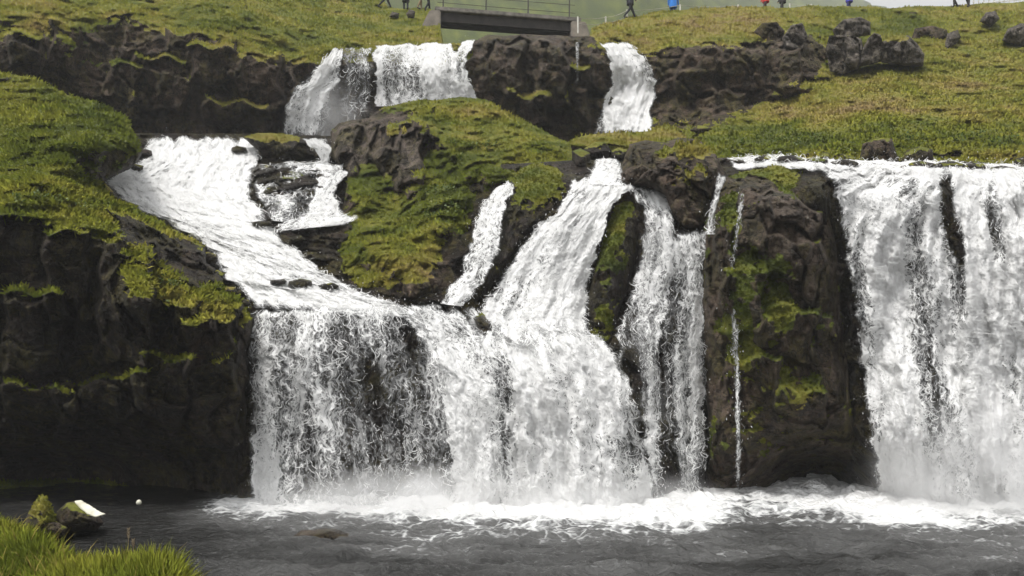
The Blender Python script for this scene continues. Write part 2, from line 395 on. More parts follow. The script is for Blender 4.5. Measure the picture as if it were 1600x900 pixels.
# --- upper hillside: cliff on the left, cliff under the upper falls, turf slope on the right
UP_CTRL = [(-80, -60, 40), (100, -60, 42), (300, -50, 44), (560, -50, 49), (-80, 20, 33), (60, 20, 33.5), (200, 20, 35), (330, 20, 36), (440, 60, 36.6),
  (-80, 120, 32), (60, 120, 32.6), (160, 80, 34.6), (160, 180, 34.2), (250, 100, 34.4), (300, 200, 34.6), (380, 100, 34.3), (400, 200, 34.8), (450, 130, 35), (450, 210, 35.2), (-80, 240, 32), (200, 240, 34.5),
  (420, 10, 40), (520, 20, 41.5), (600, 15, 44.5), (660, 15, 44), (560, 66, 38), (640, 66, 38.2), (690, 60, 39.5),
  (485, 78, 37), (530, 76, 36.9), (530, 140, 36.6), (530, 215, 36.2), (600, 76, 37), (600, 140, 36.6), (600, 215, 36), (700, 74, 37), (700, 150, 36.3), (700, 215, 35.8),
  (750, 70, 36.6), (780, 56, 37), (850, 58, 37), (900, 60, 37), (850, 130, 35.9), (780, 130, 35.9), (800, 225, 36), (880, 225, 36.2), (900, 130, 36.2),
  (950, 64, 37.2), (985, 68, 37.2), (960, 130, 36.6), (1000, 130, 36.5), (980, 215, 35.6), (930, 40, 39.5), (990, 30, 41.5), (1000, 62, 37.6), (1060, 62, 36.7), (1130, 70, 36.7),
  (1060, 130, 36), (1150, 130, 36), (1080, 195, 34.6), (1160, 180, 35.2), (1230, 150, 35.6), (1240, 70, 37.2), (1240, 110, 36.2), (1100, 30, 41), (1200, 22, 42), (1300, 25, 43), (1300, 60, 40),
  (1030, 212, 33.6), (1130, 240, 26.4), (1100, 215, 30.6), (1300, 244, 25.2), (1450, 250, 25.0), (1600, 262, 24.6), (1690, 265, 24.6), (1900, 270, 24), (1900, 120, 34), (1900, 0, 45), (1300, 118, 36.4), (1300, 200, 29.4), (1450, 200, 29.2), (1600, 205, 28.6), (1690, 205, 28.6),
  (1380, 118, 35.4), (1450, 112, 35.8), (1600, 118, 35), (1690, 118, 35), (1450, 52, 40.5), (1600, 50, 40.5), (1690, 50, 40.5), (1400, 14, 44.5), (1530, 10, 45), (1690, -10, 46),
  (1030, 285, 33), (1130, 290, 26), (1450, 300, 24.7), (1690, 300, 24.4), (700, 290, 35.5), (200, 300, 34)]
UPPER = relief('terrain', [(-80, -60), (560, -60), (588, -12), (606, 10), (640, 13), (662, 11), (684, 18), (690, 72), (738, 66), (760, 56), (850, 54), (905, 58), (924, 58), (922, 46), (945, 37), (985, 27), (1030, 19), (1100, 14), (1200, 10), (1330, 10), (1400, 12), (1480, 10), (1540, 6), (1600, 2), (1690, -12), (1900, -30), (1900, 300), (1500, 275), (1300, 262), (1130, 262), (1050, 240), (900, 250), (500, 260), (180, 290), (-80, 260)],
   UP_CTRL, M_ROCK, step=2.5, rough=4, seed=2, rock=(.62, .38), layered=1.2, grassy=.42, cover_base=-.35, slope=1.35, tone=.60,
   cover=[(835, 66, 110, 34, -2.2), (480, 20, 190, 62, 1.2), (230, -10, 80, 26, .5), (520, 60, 100, 30, .7), (480, 100, 22, 40, .6), (140, 85, 60, 50, .75), (220, 20, 22, 30, -.4), (30, 60, 70, 60, -.2), (250, 120, 150, 90, -.45), (400, 150, 80, 80, -.6), (320, 215, 200, 30, -.6),
          (1080, 40, 170, 26, 1.4), (1450, 180, 300, 75, 1.3), (1190, 208, 120, 26, .9, -20), (1500, 60, 170, 60, .7), (1100, 135, 110, 66, -2.6, -10), (1225, 105, 60, 46, -1.6, -25), (1270, 90, 30, 30, -1.0), (1225, 62, 55, 28, -.5), (800, 150, 90, 90, -.1), (560, 150, 90, 80, -.5), (830, 130, 30, 60, .25), (770, 140, 30, 50, .3), (960, 225, 60, 14, 1.0), (1350, 246, 260, 12, -1.2), (1345, 50, 70, 22, -.3), (1450, 62, 55, 20, -.5), (1540, 60, 60, 20, -.3)],
   tone_blobs=[(480, 20, 220, 60, -.16), (1080, 35, 160, 30, .22), (1350, 150, 200, 40, .10), (1500, 150, 150, 70, .0), (1300, 215, 260, 26, -.30), (1380, 40, 110, 25, -.25), (1300, 175, 120, 22, .2), (140, 85, 70, 50, -.3)],
   wet_blobs=[(600, 150, 160, 90, .8), (850, 140, 140, 90, .8), (350, 210, 250, 40, .5)], pale_blobs=[(40, 60, 60, 60, .3), (1230, 60, 60, 26, .3), (560, 140, 34, 80, .35), (330, 90, 80, 40, .15)],
   blade=.075, blade_n=.42, bwidth=.026, bright=1.38, extra=[lumps(UP_L), blocks([(100, 74, 24, 44, 4, .7), (335, 100, 42, 34, -6, .8), (250, 130, 46, 44, 5, .7), (405, 128, 36, 48, -4, .7), (370, 180, 56, 24, 6, .6), (190, 150, 28, 54, 3, .6), (300, 62, 40, 16, 8, .6), (40, 80, 30, 30, 5, .6), (1090, 112, 34, 40, 4, .8), (1160, 108, 36, 36, -6, .8), (1226, 108, 28, 36, 6, .7), (1130, 160, 40, 18, -8, .6), (790, 106, 28, 42, 3, .8), (862, 116, 28, 54, -4, .8), (822, 172, 40, 28, 6, .7), (905, 150, 18, 50, 2, .6)])], back=5, level_back=True)
# --- the rock bed that the lower river runs over
BED_CTRL = [(130, 300, 24.6), (230, 214, 31.6), (320, 214, 32.2), (400, 214, 32.6), (520, 222, 31.4), (570, 250, 30.2), (300, 330, 26.4), (450, 330, 27), (560, 330, 27.6), (350, 420, 23.6), (450, 420, 23.8), (570, 420, 24.2),
  (390, 466, 22.3), (480, 462, 22.5), (560, 468, 22.4), (640, 480, 22.3), (700, 478, 22.6), (760, 482, 22.6), (390, 520, 21.7), (390, 640, 21.6), (390, 780, 21.5), (500, 520, 21.5), (500, 640, 21.4), (500, 780, 21.4),
  (620, 540, 21.5), (620, 650, 21.5), (620, 780, 21.4), (700, 560, 21.5), (700, 780, 21.2), (945, 250, 25.8), (945, 285, 24.1), (900, 300, 23.8), (980, 300, 23.6), (850, 400, 23.1), (780, 400, 23.4), (900, 400, 23), (1000, 400, 23),
  (800, 500, 22.3), (870, 500, 22.1), (940, 500, 22.5), (760, 540, 21.6), (850, 545, 21.2), (950, 548, 21.4), (780, 600, 20.9), (880, 600, 20.8), (980, 620, 21.1), (780, 780, 20.9), (880, 780, 20.8), (1000, 780, 21), (1050, 380, 22.9), (1050, 480, 22.7), (1060, 600, 22.5), (1060, 780, 22.0),
  (740, 330, 25), (640, 300, 27.5), (1120, 300, 24), (1120, 400, 22.9), (1120, 780, 22.2), (1150, 246, 25.4), (1300, 250, 24.6), (1450, 254, 24.4), (1600, 264, 24.1), (1690, 266, 24.1), (1250, 260, 22.9), (1300, 264, 22.4), (1450, 268, 22.3), (1600, 276, 22.2), (1690, 276, 22.2),
  (1320, 330, 21.8), (1450, 330, 21.7), (1600, 330, 21.7), (1345, 500, 21.7), (1450, 500, 21.5), (1600, 500, 21.4), (1345, 700, 21.7), (1450, 780, 21.3), (1600, 780, 21.2), (1690, 500, 21.4), (1690, 780, 21.2), (1880, 274, 22.1), (1880, 500, 21.3), (1880, 780, 21.1), (1230, 500, 23), (1230, 700, 24.6), (1230, 790, 25.5), (1310, 770, 24.6)]
bedf = tps(BED_CTRL)
BED = relief('river', [(120, 208), (420, 209), (560, 214), (700, 262), (900, 250), (1000, 252), (1140, 246), (1690, 262), (1880, 272), (1880, 812), (1300, 812), (1100, 812), (370, 812), (375, 600), (372, 480), (300, 420), (200, 340), (120, 320)],
   bedf, M_DARK, step=2.6, rough=0, seed=3, rock=(.95, .24), layered=.8, cover_base=-.9, slope=.3, tone=.4, wet=.9,
   cover=[(560, 640, 70, 60, .75), (960, 440, 40, 90, .8), (1130, 450, 30, 120, .5)], back=1)
# --- left bank: grass over a dark overhanging wall
BANK = relief('terrain', [(-260, 60), (-20, 105), (12, 112), (40, 118), (66, 130), (110, 148), (150, 160), (196, 180), (214, 205), (226, 240), (205, 262), (175, 280), (158, 284), (172, 302), (196, 318), (250, 345), (300, 372), (320, 385), (322, 412), (345, 425), (350, 455), (384, 470), (398, 500), (386, 560), (386, 700), (384, 815), (-260, 815)],
   [(-90, 95, 27), (20, 115, 27.2), (110, 150, 26.8), (200, 190, 26.2), (225, 240, 25.0), (-90, 200, 23.6), (60, 200, 24), (150, 220, 24.2), (170, 285, 23.6), (-90, 280, 21.0), (60, 280, 21.2), (130, 300, 21.6), (250, 350, 23.4), (310, 385, 23.2),
    (-90, 335, 19.3), (40, 335, 19.4), (110, 350, 19.7), (170, 360, 20.2), (200, 345, 21.6), (-90, 400, 19.5), (60, 420, 19.6), (170, 420, 20.1), (250, 400, 21.3), (330, 440, 21.8), (200, 440, 19.6), (280, 458, 20.3), (380, 480, 21.4),
    (200, 520, 19.8), (280, 520, 19.8), (370, 540, 20.7), (140, 460, 19.9), (-90, 560, 20), (60, 560, 20), (150, 560, 20.5), (250, 620, 20.1), (370, 640, 21), (-90, 660, 20.6), (100, 660, 21), (250, 680, 21), (-90, 740, 22.2), (100, 740, 22.9), (250, 740, 22.8), (370, 760, 21.6), (-90, 815, 22.4), (100, 815, 23), (250, 815, 23)],
   M_DARK, step=2.5, rough=7, seed=4, rock=(.7, .34), layered=.9, grassy=.45, cover_base=-.55, slope=1.3, tone=.42, round_=(14, .5), extra=[lambda x, y: -1.3 * np.exp(-((x - 140) / 75) ** 2 - ((y - 228) / 42) ** 2) - .5 * np.exp(-((x - 40) / 60) ** 2 - ((y - 300) / 28) ** 2) - .5 * np.exp(-((x - 225) / 46) ** 2 - ((y - 465) / 30) ** 2) + 1.2 * np.exp(-((x - 120) / 200) ** 2 - ((y - 735) / 40) ** 2), blocks([(196, 470, 44, 100, 3, .75), (104, 430, 36, 74, -3, .45), (250, 610, 46, 56, 8, .55), (160, 625, 76, 36, -9, .5), (332, 600, 42, 104, -4, .45), (54, 520, 50, 66, 3, .5), (300, 500, 36, 34, -20, .5), (352, 530, 22, 60, 2, .35), (60, 640, 60, 40, 6, .45), (300, 400, 40, 16, 28, .4), (240, 352, 36, 14, 28, .35)])],
   cover=[(50, 220, 170, 100, 1.6), (60, 310, 100, 30, .9), (165, 345, 20, 18, .8), (225, 465, 46, 32, 1.0, -18), (240, 375, 110, 22, -1.1, 28), (300, 420, 50, 40, -.9), (185, 300, 16, 24, -1.2), (330, 560, 34, 80, .45), (100, 560, 130, 170, -.5), (15, 270, 22, 8, -1.4), (10, 125, 22, 14, -1.0), (60, 132, 20, 6, -.5), (270, 400, 40, 16, -.3)],
   tone_blobs=[(140, 220, 80, 60, -.20), (60, 180, 100, 30, .06), (60, 290, 130, 25, .06), (165, 348, 24, 20, .18), (230, 460, 60, 40, .12), (250, 365, 70, 16, .3, 25), (330, 560, 50, 100, .1)],
   wet=.4, pale_blobs=[(340, 475, 20, 5, .5), (205, 390, 60, 5, .35, 25), (15, 268, 26, 10, .4), (8, 130, 12, 12, .6)], blade=.085, blade_n=.42, back=1.5, bright=1.36)

# --- tongue of turf in front of the right upper fall
relief('terrain', [(880, 226), (905, 214), (940, 209), (975, 207), (1010, 204), (1046, 198), (1075, 212), (1060, 236), (1020, 240), (985, 232), (950, 226), (915, 232)], lambda x, y: 30.2 - (y - 205) * .06, M_ROCK, step=2.2, rough=3, seed=6, rock=(1.2, .2), grassy=.3, cover_base=.7, tone=.6, round_=(10, .5), blade=.10, blade_n=.3, bright=1.15, back=1.2)
# ================================================================== ROCKS
ISLAND = thing_rock('large mossy rock island with a bare brown wall on its left, between the two cascades',
   [(518, 205), (530, 190), (575, 183), (600, 168), (640, 158), (670, 156), (720, 152), (760, 156), (800, 180), (850, 205), (888, 222), (902, 262), (880, 285), (800, 290), (778, 300), (748, 330), (735, 375), (712, 430), (690, 458), (650, 472), (600, 470), (556, 462), (530, 430), (515, 390), (530, 350), (540, 300), (545, 268), (520, 250)],
   [(518, 205, 31), (600, 172, 31.5), (670, 158, 31.4), (760, 158, 31.4), (850, 206, 29.6), (898, 250, 27.2), (530, 250, 29.6), (600, 230, 29.2), (660, 210, 29.2), (600, 290, 28.2), (660, 285, 27.4), (560, 300, 27.6), (540, 330, 27), (720, 230, 28.4), (800, 240, 27.6), (740, 300, 26.2), (640, 330, 25.9), (720, 340, 25.2), (600, 380, 24.6), (660, 400, 24), (720, 420, 23.8), (530, 400, 24.4), (560, 455, 22.9), (620, 465, 22.6), (690, 455, 22.9), (860, 280, 25.6), (790, 285, 25.6)],
   M_ROCK, name='rock_outcrop', cat='rock outcrop', step=2.2, seed=11, rock=(.75, .36), layered=.5, round_=(20, .6), solid=None, back=1.5, cover_base=-.1, slope=.9, tone=.42, grassy=.50, bright=1.36, extra=[lumps([(700, 215, 42, 24, .8), (662, 290, 40, 30, .9), (745, 262, 36, 22, .8), (850, 236, 40, 20, .7), (575, 300, 32, 32, .8), (620, 405, 50, 30, .7), (570, 380, 30, 24, .5), (690, 345, 34, 24, .7), (800, 215, 34, 18, .6), (780, 175, 40, 14, .4), (617, 207, 24, 18, .6), (655, 440, 34, 20, .5), (720, 310, 24, 20, .6)]), blocks([(540, 236, 20, 44, 4, .7), (588, 216, 22, 36, -4, .6), (640, 238, 24, 52, 3, .8), (608, 268, 18, 36, -6, .5), (664, 192, 20, 28, 4, .5)])], pale_blobs=[(595, 225, 80, 60, .6), (640, 260, 32, 55, .5), (545, 225, 34, 50, .5)],
   cover=[(600, 215, 62, 42, -1.7), (640, 260, 28, 50, -1.3), (565, 210, 50, 40, -.8), (617, 207, 22, 18, 1.9), (740, 190, 80, 30, .9), (760, 250, 130, 60, .7), (620, 400, 90, 60, .8), (575, 300, 34, 30, 1.2), (690, 330, 60, 60, .7), (700, 425, 35, 40, -1.3), (570, 415, 22, 30, -.4), (690, 190, 14, 10, -.6), (880, 250, 10, 22, -.3)],
   tone_blobs=[(760, 175, 70, 18, .28), (617, 207, 24, 20, .22), (670, 300, 70, 60, -.12), (640, 420, 60, 30, .22), (560, 420, 40, 30, .05), (720, 290, 80, 50, -.15), (575, 300, 34, 30, -.15)],
   wet_blobs=[(700, 430, 50, 50, .8), (560, 440, 60, 40, .8)], blade=.06, blade_n=.42, bwidth=.02)
thing_rock('dark mossy boulder with a rounded moss cap left of the central chute',
   [(798, 284), (812, 262), (840, 252), (868, 262), (892, 280), (896, 300), (880, 322), (850, 345), (820, 375), (800, 402), (780, 440), (755, 462), (745, 470), (760, 430), (778, 385), (785, 340), (790, 310)],
   [(798, 284, 24.6), (840, 254, 24.8), (892, 285, 24.2), (800, 340, 23.5), (850, 330, 23.2), (780, 400, 23), (760, 460, 22.5)], M_DARK, seed=12, rock=(1.2, .22), name='rock_outcrop', cat='rock outcrop',
   cover_base=-.6, cover=[(838, 268, 40, 18, 1.4), (850, 310, 26, 20, .4)], tone=.5, blade=.08, wet=.7, back=.8)
thing_rock('moss topped dark rock block with a square stone beside the central chute',
   [(968, 288), (972, 262), (985, 225), (1010, 218), (1040, 222), (1060, 216), (1090, 218), (1112, 232), (1130, 258), (1134, 275), (1112, 300), (1108, 340), (1090, 358), (1065, 356), (1052, 335), (1040, 305), (1010, 290)],
   [(968, 288, 23.6), (1000, 225, 24.8), (1100, 225, 24.6), (1132, 270, 23.8), (1080, 290, 22.8), (1080, 350, 22.4), (1020, 270, 23.4)], M_ROCK, seed=13, extra=[blocks([(1000, 274, 28, 14, 10, .5), (1042, 252, 22, 20, -8, .4), (992, 240, 16, 16, 6, .4), (1100, 262, 22, 22, 12, .4)])], rock=(1.1, .26), name='rock_outcrop', cat='rock outcrop',
   cover_base=-.75, slope=.6, cover=[(1080, 235, 36, 14, 1.3), (1090, 310, 30, 50, .7), (1035, 240, 12, 16, .5), (1000, 270, 40, 18, -.8)], tone=.45, tone_blobs=[(1080, 235, 40, 16, .2)], blade=.11, wet=.4, round_=(22, .6))
thing_rock('narrow mossy rock rib splitting the central falls',
   [(958, 320), (975, 304), (992, 302), (1000, 318), (1002, 345), (996, 400), (980, 455), (962, 510), (955, 545), (930, 548), (908, 535), (915, 490), (925, 440), (938, 390), (948, 350)],
   [(975, 304, 23.4), (1000, 340, 22.9), (950, 400, 22.1), (990, 420, 22.5), (920, 530, 21.7), (955, 540, 21.7), (935, 480, 21.8)], M_DARK, seed=14, rock=(1.2, .15), name='rock_outcrop', cat='rock outcrop',
   cover_base=-.3, cover=[(960, 420, 28, 110, .8), (935, 515, 26, 30, .7)], tone=.34, wet=.8, blade=.05, solid=.5)
PILLAR = thing_rock('tall mossy rock pillar with grey slabs on its crown left of the right waterfall',
   [(1118, 300), (1132, 278), (1160, 268), (1195, 262), (1225, 254), (1262, 258), (1286, 272), (1295, 300), (1300, 345), (1308, 400), (1314, 470), (1322, 560), (1330, 640), (1345, 720), (1350, 792), (1105, 800), (1108, 700), (1102, 600), (1096, 500), (1096, 420), (1102, 350)],
   [(1130, 285, 22.6), (1230, 258, 23), (1285, 275, 22.6), (1120, 350, 21.9), (1200, 310, 21.5), (1270, 320, 21.5), (1110, 450, 21.8), (1200, 400, 20.9), (1290, 420, 21.2), (1110, 600, 22.2), (1200, 520, 20.8), (1310, 560, 21.3), (1200, 600, 20.9), (1180, 680, 21.4), (1240, 690, 21.6), (1240, 738, 24.4), (1310, 738, 24.0), (1180, 735, 22.2), (1180, 770, 23.6), (1110, 760, 22.3), (1240, 795, 25), (1335, 700, 21.8), (1340, 790, 24)],
   M_ROCK, name='rock_outcrop', cat='rock outcrop', seed=15, step=2.2, extra=[blocks([(1236, 330, 50, 24, 26, .5), (1180, 345, 28, 46, 6, .4), (1226, 402, 38, 32, 12, .45), (1274, 424, 22, 54, -6, .4), (1160, 470, 36, 54, 2, .4), (1230, 520, 46, 44, 9, .45), (1290, 560, 22, 74, -4, .35), (1180, 600, 46, 44, -7, .4), (1252, 640, 42, 34, 10, .4), (1130, 400, 16, 60, 4, .3)])], rock=(.85, .26), layered=.8, round_=(30, .8), solid=None, back=1.2, cover_base=.14, slope=.5, tone=.28, grassy=.22,
   cover=[(1245, 275, 50, 26, 1.3), (1190, 430, 60, 90, .45), (1160, 380, 30, 60, .5), (1225, 490, 30, 40, .6), (1150, 540, 30, 60, .5), (1200, 640, 90, 60, .35), (1215, 345, 50, 40, -1.2), (1180, 290, 50, 14, -1.0), (1270, 430, 26, 50, -.5), (1250, 340, 40, 60, -.4), (1240, 760, 80, 40, -1)],
   tone_blobs=[(1245, 275, 50, 26, .1), (1220, 640, 90, 80, .16), (1225, 490, 26, 30, .25)], wet=.55, pale_blobs=[(1230, 325, 55, 24, .55, 30), (1185, 285, 50, 10, .5), (1225, 360, 35, 40, .25), (1255, 440, 18, 30, .3)], blade=.05, blade_n=.22)
# rocks beside and in the left cascade
GB = 'dark rocks breaking the left cascade'
thing_rock('brown moss topped boulder at the head of the left cascade', [(378, 216), (400, 208), (440, 208), (478, 216), (492, 232), (496, 246), (470, 254), (430, 256), (412, 244), (395, 230)], 30.3, M_DARK, seed=21, cover_base=-.7, cover=[(430, 218, 40, 9, .8)], tone=.55, wet=.6, blade=.06, group=GB)
thing_rock('flat dark layered ledge under the brown boulder in the left cascade', [(394, 262), (420, 256), (470, 254), (530, 258), (548, 266), (520, 290), (505, 312), (470, 332), (440, 346), (410, 348), (408, 330), (430, 312), (400, 302), (392, 282)], [(394, 262, 29), (540, 264, 29), (410, 345, 25.9), (480, 330, 26.3), (400, 300, 27.2)], M_DARK, name='rock_ledge', cat='rock ledge', seed=22, layered=2.2, rock=(1.2, .24), cover_base=-1.25, cover=[(455, 275, 22, 14, .55), (450, 325, 24, 10, .5)], tone=.45, wet=1, group=GB)
thing_rock('low dark wet ledge at the foot of the mossy island', [(440, 356), (470, 344), (520, 338), (560, 342), (556, 366), (540, 392), (552, 420), (545, 440), (520, 432), (490, 420), (466, 408), (464, 390), (478, 372)], [(440, 356, 25.5), (555, 344, 25.9), (520, 430, 23.2), (466, 400, 24), (550, 400, 24.3)], M_DARK, name='rock_ledge', cat='rock ledge', seed=23, layered=2.4, rock=(1.3, .22), cover_base=-1.3, wet=1, tone=.5, group=GB)
thing_rock('small brown rock at the right edge of the cascade top beside the rock wall', [(508, 232), (520, 228), (528, 246), (520, 256), (508, 250)], 29.8, M_DARK, seed=24, cover_base=-.4, wet=.6, group=GB)
thing_rock('rusty flat rock on the left shore of the left cascade below the grass', [(160, 285), (176, 296), (186, 306), (182, 318), (168, 316), (158, 300)], 23.2, M_DARK, seed=25, cover_base=-.3, tone=.8, wet=.5)
# stones around the central chute
thing_rock('round dark stone above the small central fall', [(912, 230), (928, 220), (946, 222), (954, 236), (948, 250), (928, 252), (914, 246)], 26.2, M_DARK, seed=26, cover_base=-.5, wet=.5, cover=[(930, 222, 20, 5, .6)])
thing_rock('upright dark stone on the left of the small central fall', [(892, 236), (906, 232), (922, 240), (926, 262), (920, 280), (902, 282), (892, 262)], 25.3, M_DARK, seed=27, cover_base=-.7, wet=.7)
thing_rock('dark stone on the right of the small central fall below the upper right waterfall', [(952, 236), (966, 230), (982, 234), (980, 252), (966, 258), (954, 252)], 26.4, M_DARK, seed=28, cover_base=-.7, wet=.6)
thing_rock('smooth dark rock between the thin slanting fall and the central chute', [(700, 476), (716, 452), (740, 432), (764, 424), (772, 440), (760, 462), (745, 486), (720, 486)], 22.3, M_DARK, seed=29, rock=(1.5, .06), cover_base=-1.2, wet=1)
thing_rock('low wet stone at the island foot where the lower fall begins', [(642, 470), (655, 458), (672, 456), (690, 464), (700, 476), (670, 480)], 22.1, M_DARK, seed=30, rock=(1.5, .05), cover_base=-1.2, wet=1)
thing_rock('dark rock poking out between the two lower falls', [(736, 498), (752, 486), (772, 500), (782, 530), (776, 560), (758, 552), (742, 530)], 21.3, M_DARK, seed=31, rock=(1.5, .1), cover_base=-1, wet=1)
thing_rock('brown stone on the turf tongue right of the upper right waterfall', [(1018, 212), (1030, 200), (1052, 196), (1066, 204), (1060, 218), (1036, 222)], 31.2, M_ROCK, seed=32, cover_base=-.3)
thing_rock('flat reddish stone lying on the grass right of the upper right waterfall', [(1076, 204), (1090, 194), (1106, 196), (1112, 203), (1092, 208)], 31.0, M_ROCK, seed=33, cover_base=-.8, pale=.2)
# stones along the right bank
GR = 'dark stones along the foot of the right grass bank'
for k, (lab, ol, d) in enumerate([
   ('largest flat topped dark stone at the foot of the right grass bank', [(1342, 250), (1348, 224), (1362, 217), (1394, 217), (1400, 238), (1408, 256), (1376, 262)], 24.5),
   ('long low dark stone left of the flat topped stone on the right bank', [(1268, 250), (1288, 238), (1312, 240), (1342, 246), (1346, 258), (1310, 258)], 24.5),
   ('pointed dark stone right of the flat topped stone on the right bank', [(1404, 256), (1416, 234), (1438, 228), (1458, 234), (1460, 258), (1430, 264)], 24.4),
   ('flat dark stone slab at the waterline under the right grass bank', [(1456, 258), (1480, 250), (1530, 252), (1562, 258), (1540, 266), (1490, 266)], 24.2),
   ('dark corner stone at the right end of the right grass bank', [(1578, 268), (1588, 246), (1610, 240), (1640, 250), (1650, 276), (1600, 276)], 23.8),
   ('small wet stone in the shallow stream above the pillar', [(1146, 250), (1160, 246), (1178, 250), (1174, 257), (1154, 258)], 24.6)]):
    thing_rock(lab, ol, d, M_DARK if k != 0 else M_ROCK, seed=40 + k, cover_base=-.75, group=GR, wet=.3, round_=(14, .4), solid=.35)
# grey crags on the right slope
GC = 'grey crags on the upper right slope'
for k, (lab, ol, d, kw) in enumerate([
   ('tall cracked grey crag block leftmost above the right grass slope', [(1290, 74), (1296, 56), (1326, 54), (1346, 60), (1350, 80), (1342, 108), (1318, 118), (1296, 112)], 35.6, {}),
   ('pointed grey crag block between two crags above the right slope', [(1342, 104), (1346, 80), (1356, 60), (1366, 50), (1376, 54), (1382, 74), (1378, 96), (1360, 102)], 35.2, {}),
   ('wide moss capped grey crag at the right end of the crag row', [(1376, 98), (1378, 66), (1398, 54), (1420, 56), (1434, 68), (1444, 84), (1442, 104), (1410, 104)], 35.4, dict(cover=[(1400, 60, 26, 6, 1.6), (1400, 94, 22, 8, 1.2)])),
   ('rounded grey boulder lying above the cracked crag block', [(1300, 46), (1318, 30), (1344, 26), (1360, 34), (1360, 54), (1330, 60), (1304, 58)], 38, {}),
   ('grey rock face jutting from the turf at the left of the crag row', [(1222, 60), (1236, 40), (1254, 36), (1262, 56), (1256, 76), (1238, 84), (1226, 76)], 36.6, {}),
   ('shaded grey rock left of the jutting rock face near the slope crest', [(1178, 50), (1190, 36), (1214, 34), (1226, 48), (1222, 70), (1200, 66)], 37.2, {}),
   ('dark ledge rock in the turf hollow right of the crag row', [(1424, 62), (1430, 44), (1456, 40), (1480, 46), (1484, 62), (1450, 72)], 39.2, {}),
   ('narrow slanting rock right of the dark ledge rock', [(1474, 78), (1480, 52), (1496, 46), (1502, 58), (1492, 72), (1480, 82)], 38.4, {}),
   ('rounded grey rock at the right edge of the slope', [(1566, 64), (1574, 46), (1594, 36), (1630, 38), (1640, 66), (1600, 74)], 38.2, {}),
   ('low grey rock near the right crest of the slope', [(1530, 34), (1540, 20), (1556, 16), (1562, 30), (1548, 42)], 40.6, {})]):
    kw.setdefault('cover', [])
    thing_rock(lab, ol, d, M_GREY if k not in (5, 6) else M_ROCK, seed=50 + k, cover_base=-.7, slope=.5, group=GC, rock=(.7, .42), layered=.6, rough=1, round_=(9, .35), solid=.7, tone=.6, blade=.08 if k == 2 else 0, pale=.4 if k < 4 or k > 7 else .1, name='crag', cat='rock', **kw)
def small_stones(spots, label, group, depth, mat=M_DARK, seed0=200, flat=.75, **kw):
    for k, (x, y, r) in enumerate(spots):
        n = 7; an = rng.random() * 6; ol = [(x + r * (.75 + .5 * rng.random()) * 1.35 * math.cos(an + 6.2832 * q / n), y + r * (.75 + .5 * rng.random()) * flat * math.sin(an + 6.2832 * q / n)) for q in range(n)]
        d = float(depth(np.array([x], float), np.array([y + r * .6], float))[0]) - .35
        thing_rock(label, ol, d, mat, seed=seed0 + k, rough=1, round_=(r * .9, r * .022), solid=.3, group=group, rock=(2.2, .07), **kw)
small_stones([(1195, 249, 15), (1236, 250, 17), (1276, 252, 15), (1320, 256, 16), (1440, 259, 18), (1482, 261, 20), (1526, 264, 18), (1566, 266, 17), (1420, 262, 13)],
   'low dark wet stone in the row along the waterline under the right grass bank', 'small stones along the right waterline', lambda x, y: bedf(x, y - 4) + .1, cover_base=-.8, wet=.6, flat=.42)
small_stones([(214, 262, 9), (226, 240, 10), (196, 324, 9), (236, 346, 11), (268, 366, 12), (296, 384, 10), (322, 402, 13), (336, 432, 12), (356, 456, 13), (378, 474, 12)],
   'small dark wet stone on the left edge of the left cascade', 'small stones along the left cascade', lambda x, y: bedf(x, y) - .25, seed0=230, cover_base=-.7, wet=.9, tone=.55)
small_stones([(410, 350, 12), (372, 234, 11), (470, 444, 15), (436, 440, 10), (512, 448, 13), (464, 374, 12)],
   'small dark stone breaking through the white water of the left cascade', 'stones standing in the left cascade', lambda x, y: bedf(x, y) - .35, seed0=260, cover_base=-1, wet=1, flat=.5)
for k, (lab, ol, d) in enumerate([
   ('pale stone on the crest beside the walkers left of the bridge', [(608, 26), (612, 18), (624, 20), (622, 28)], 42.2),
   ('pale stone nearest the bridge abutment below the walkers', [(634, 22), (640, 14), (650, 18), (648, 28), (638, 28)], 42),]):
    thing_rock(lab, ol, d, M_GREY, seed=64 + k, cover_base=-1, rough=1, round_=(8, .3), solid=.3, pale=.5)

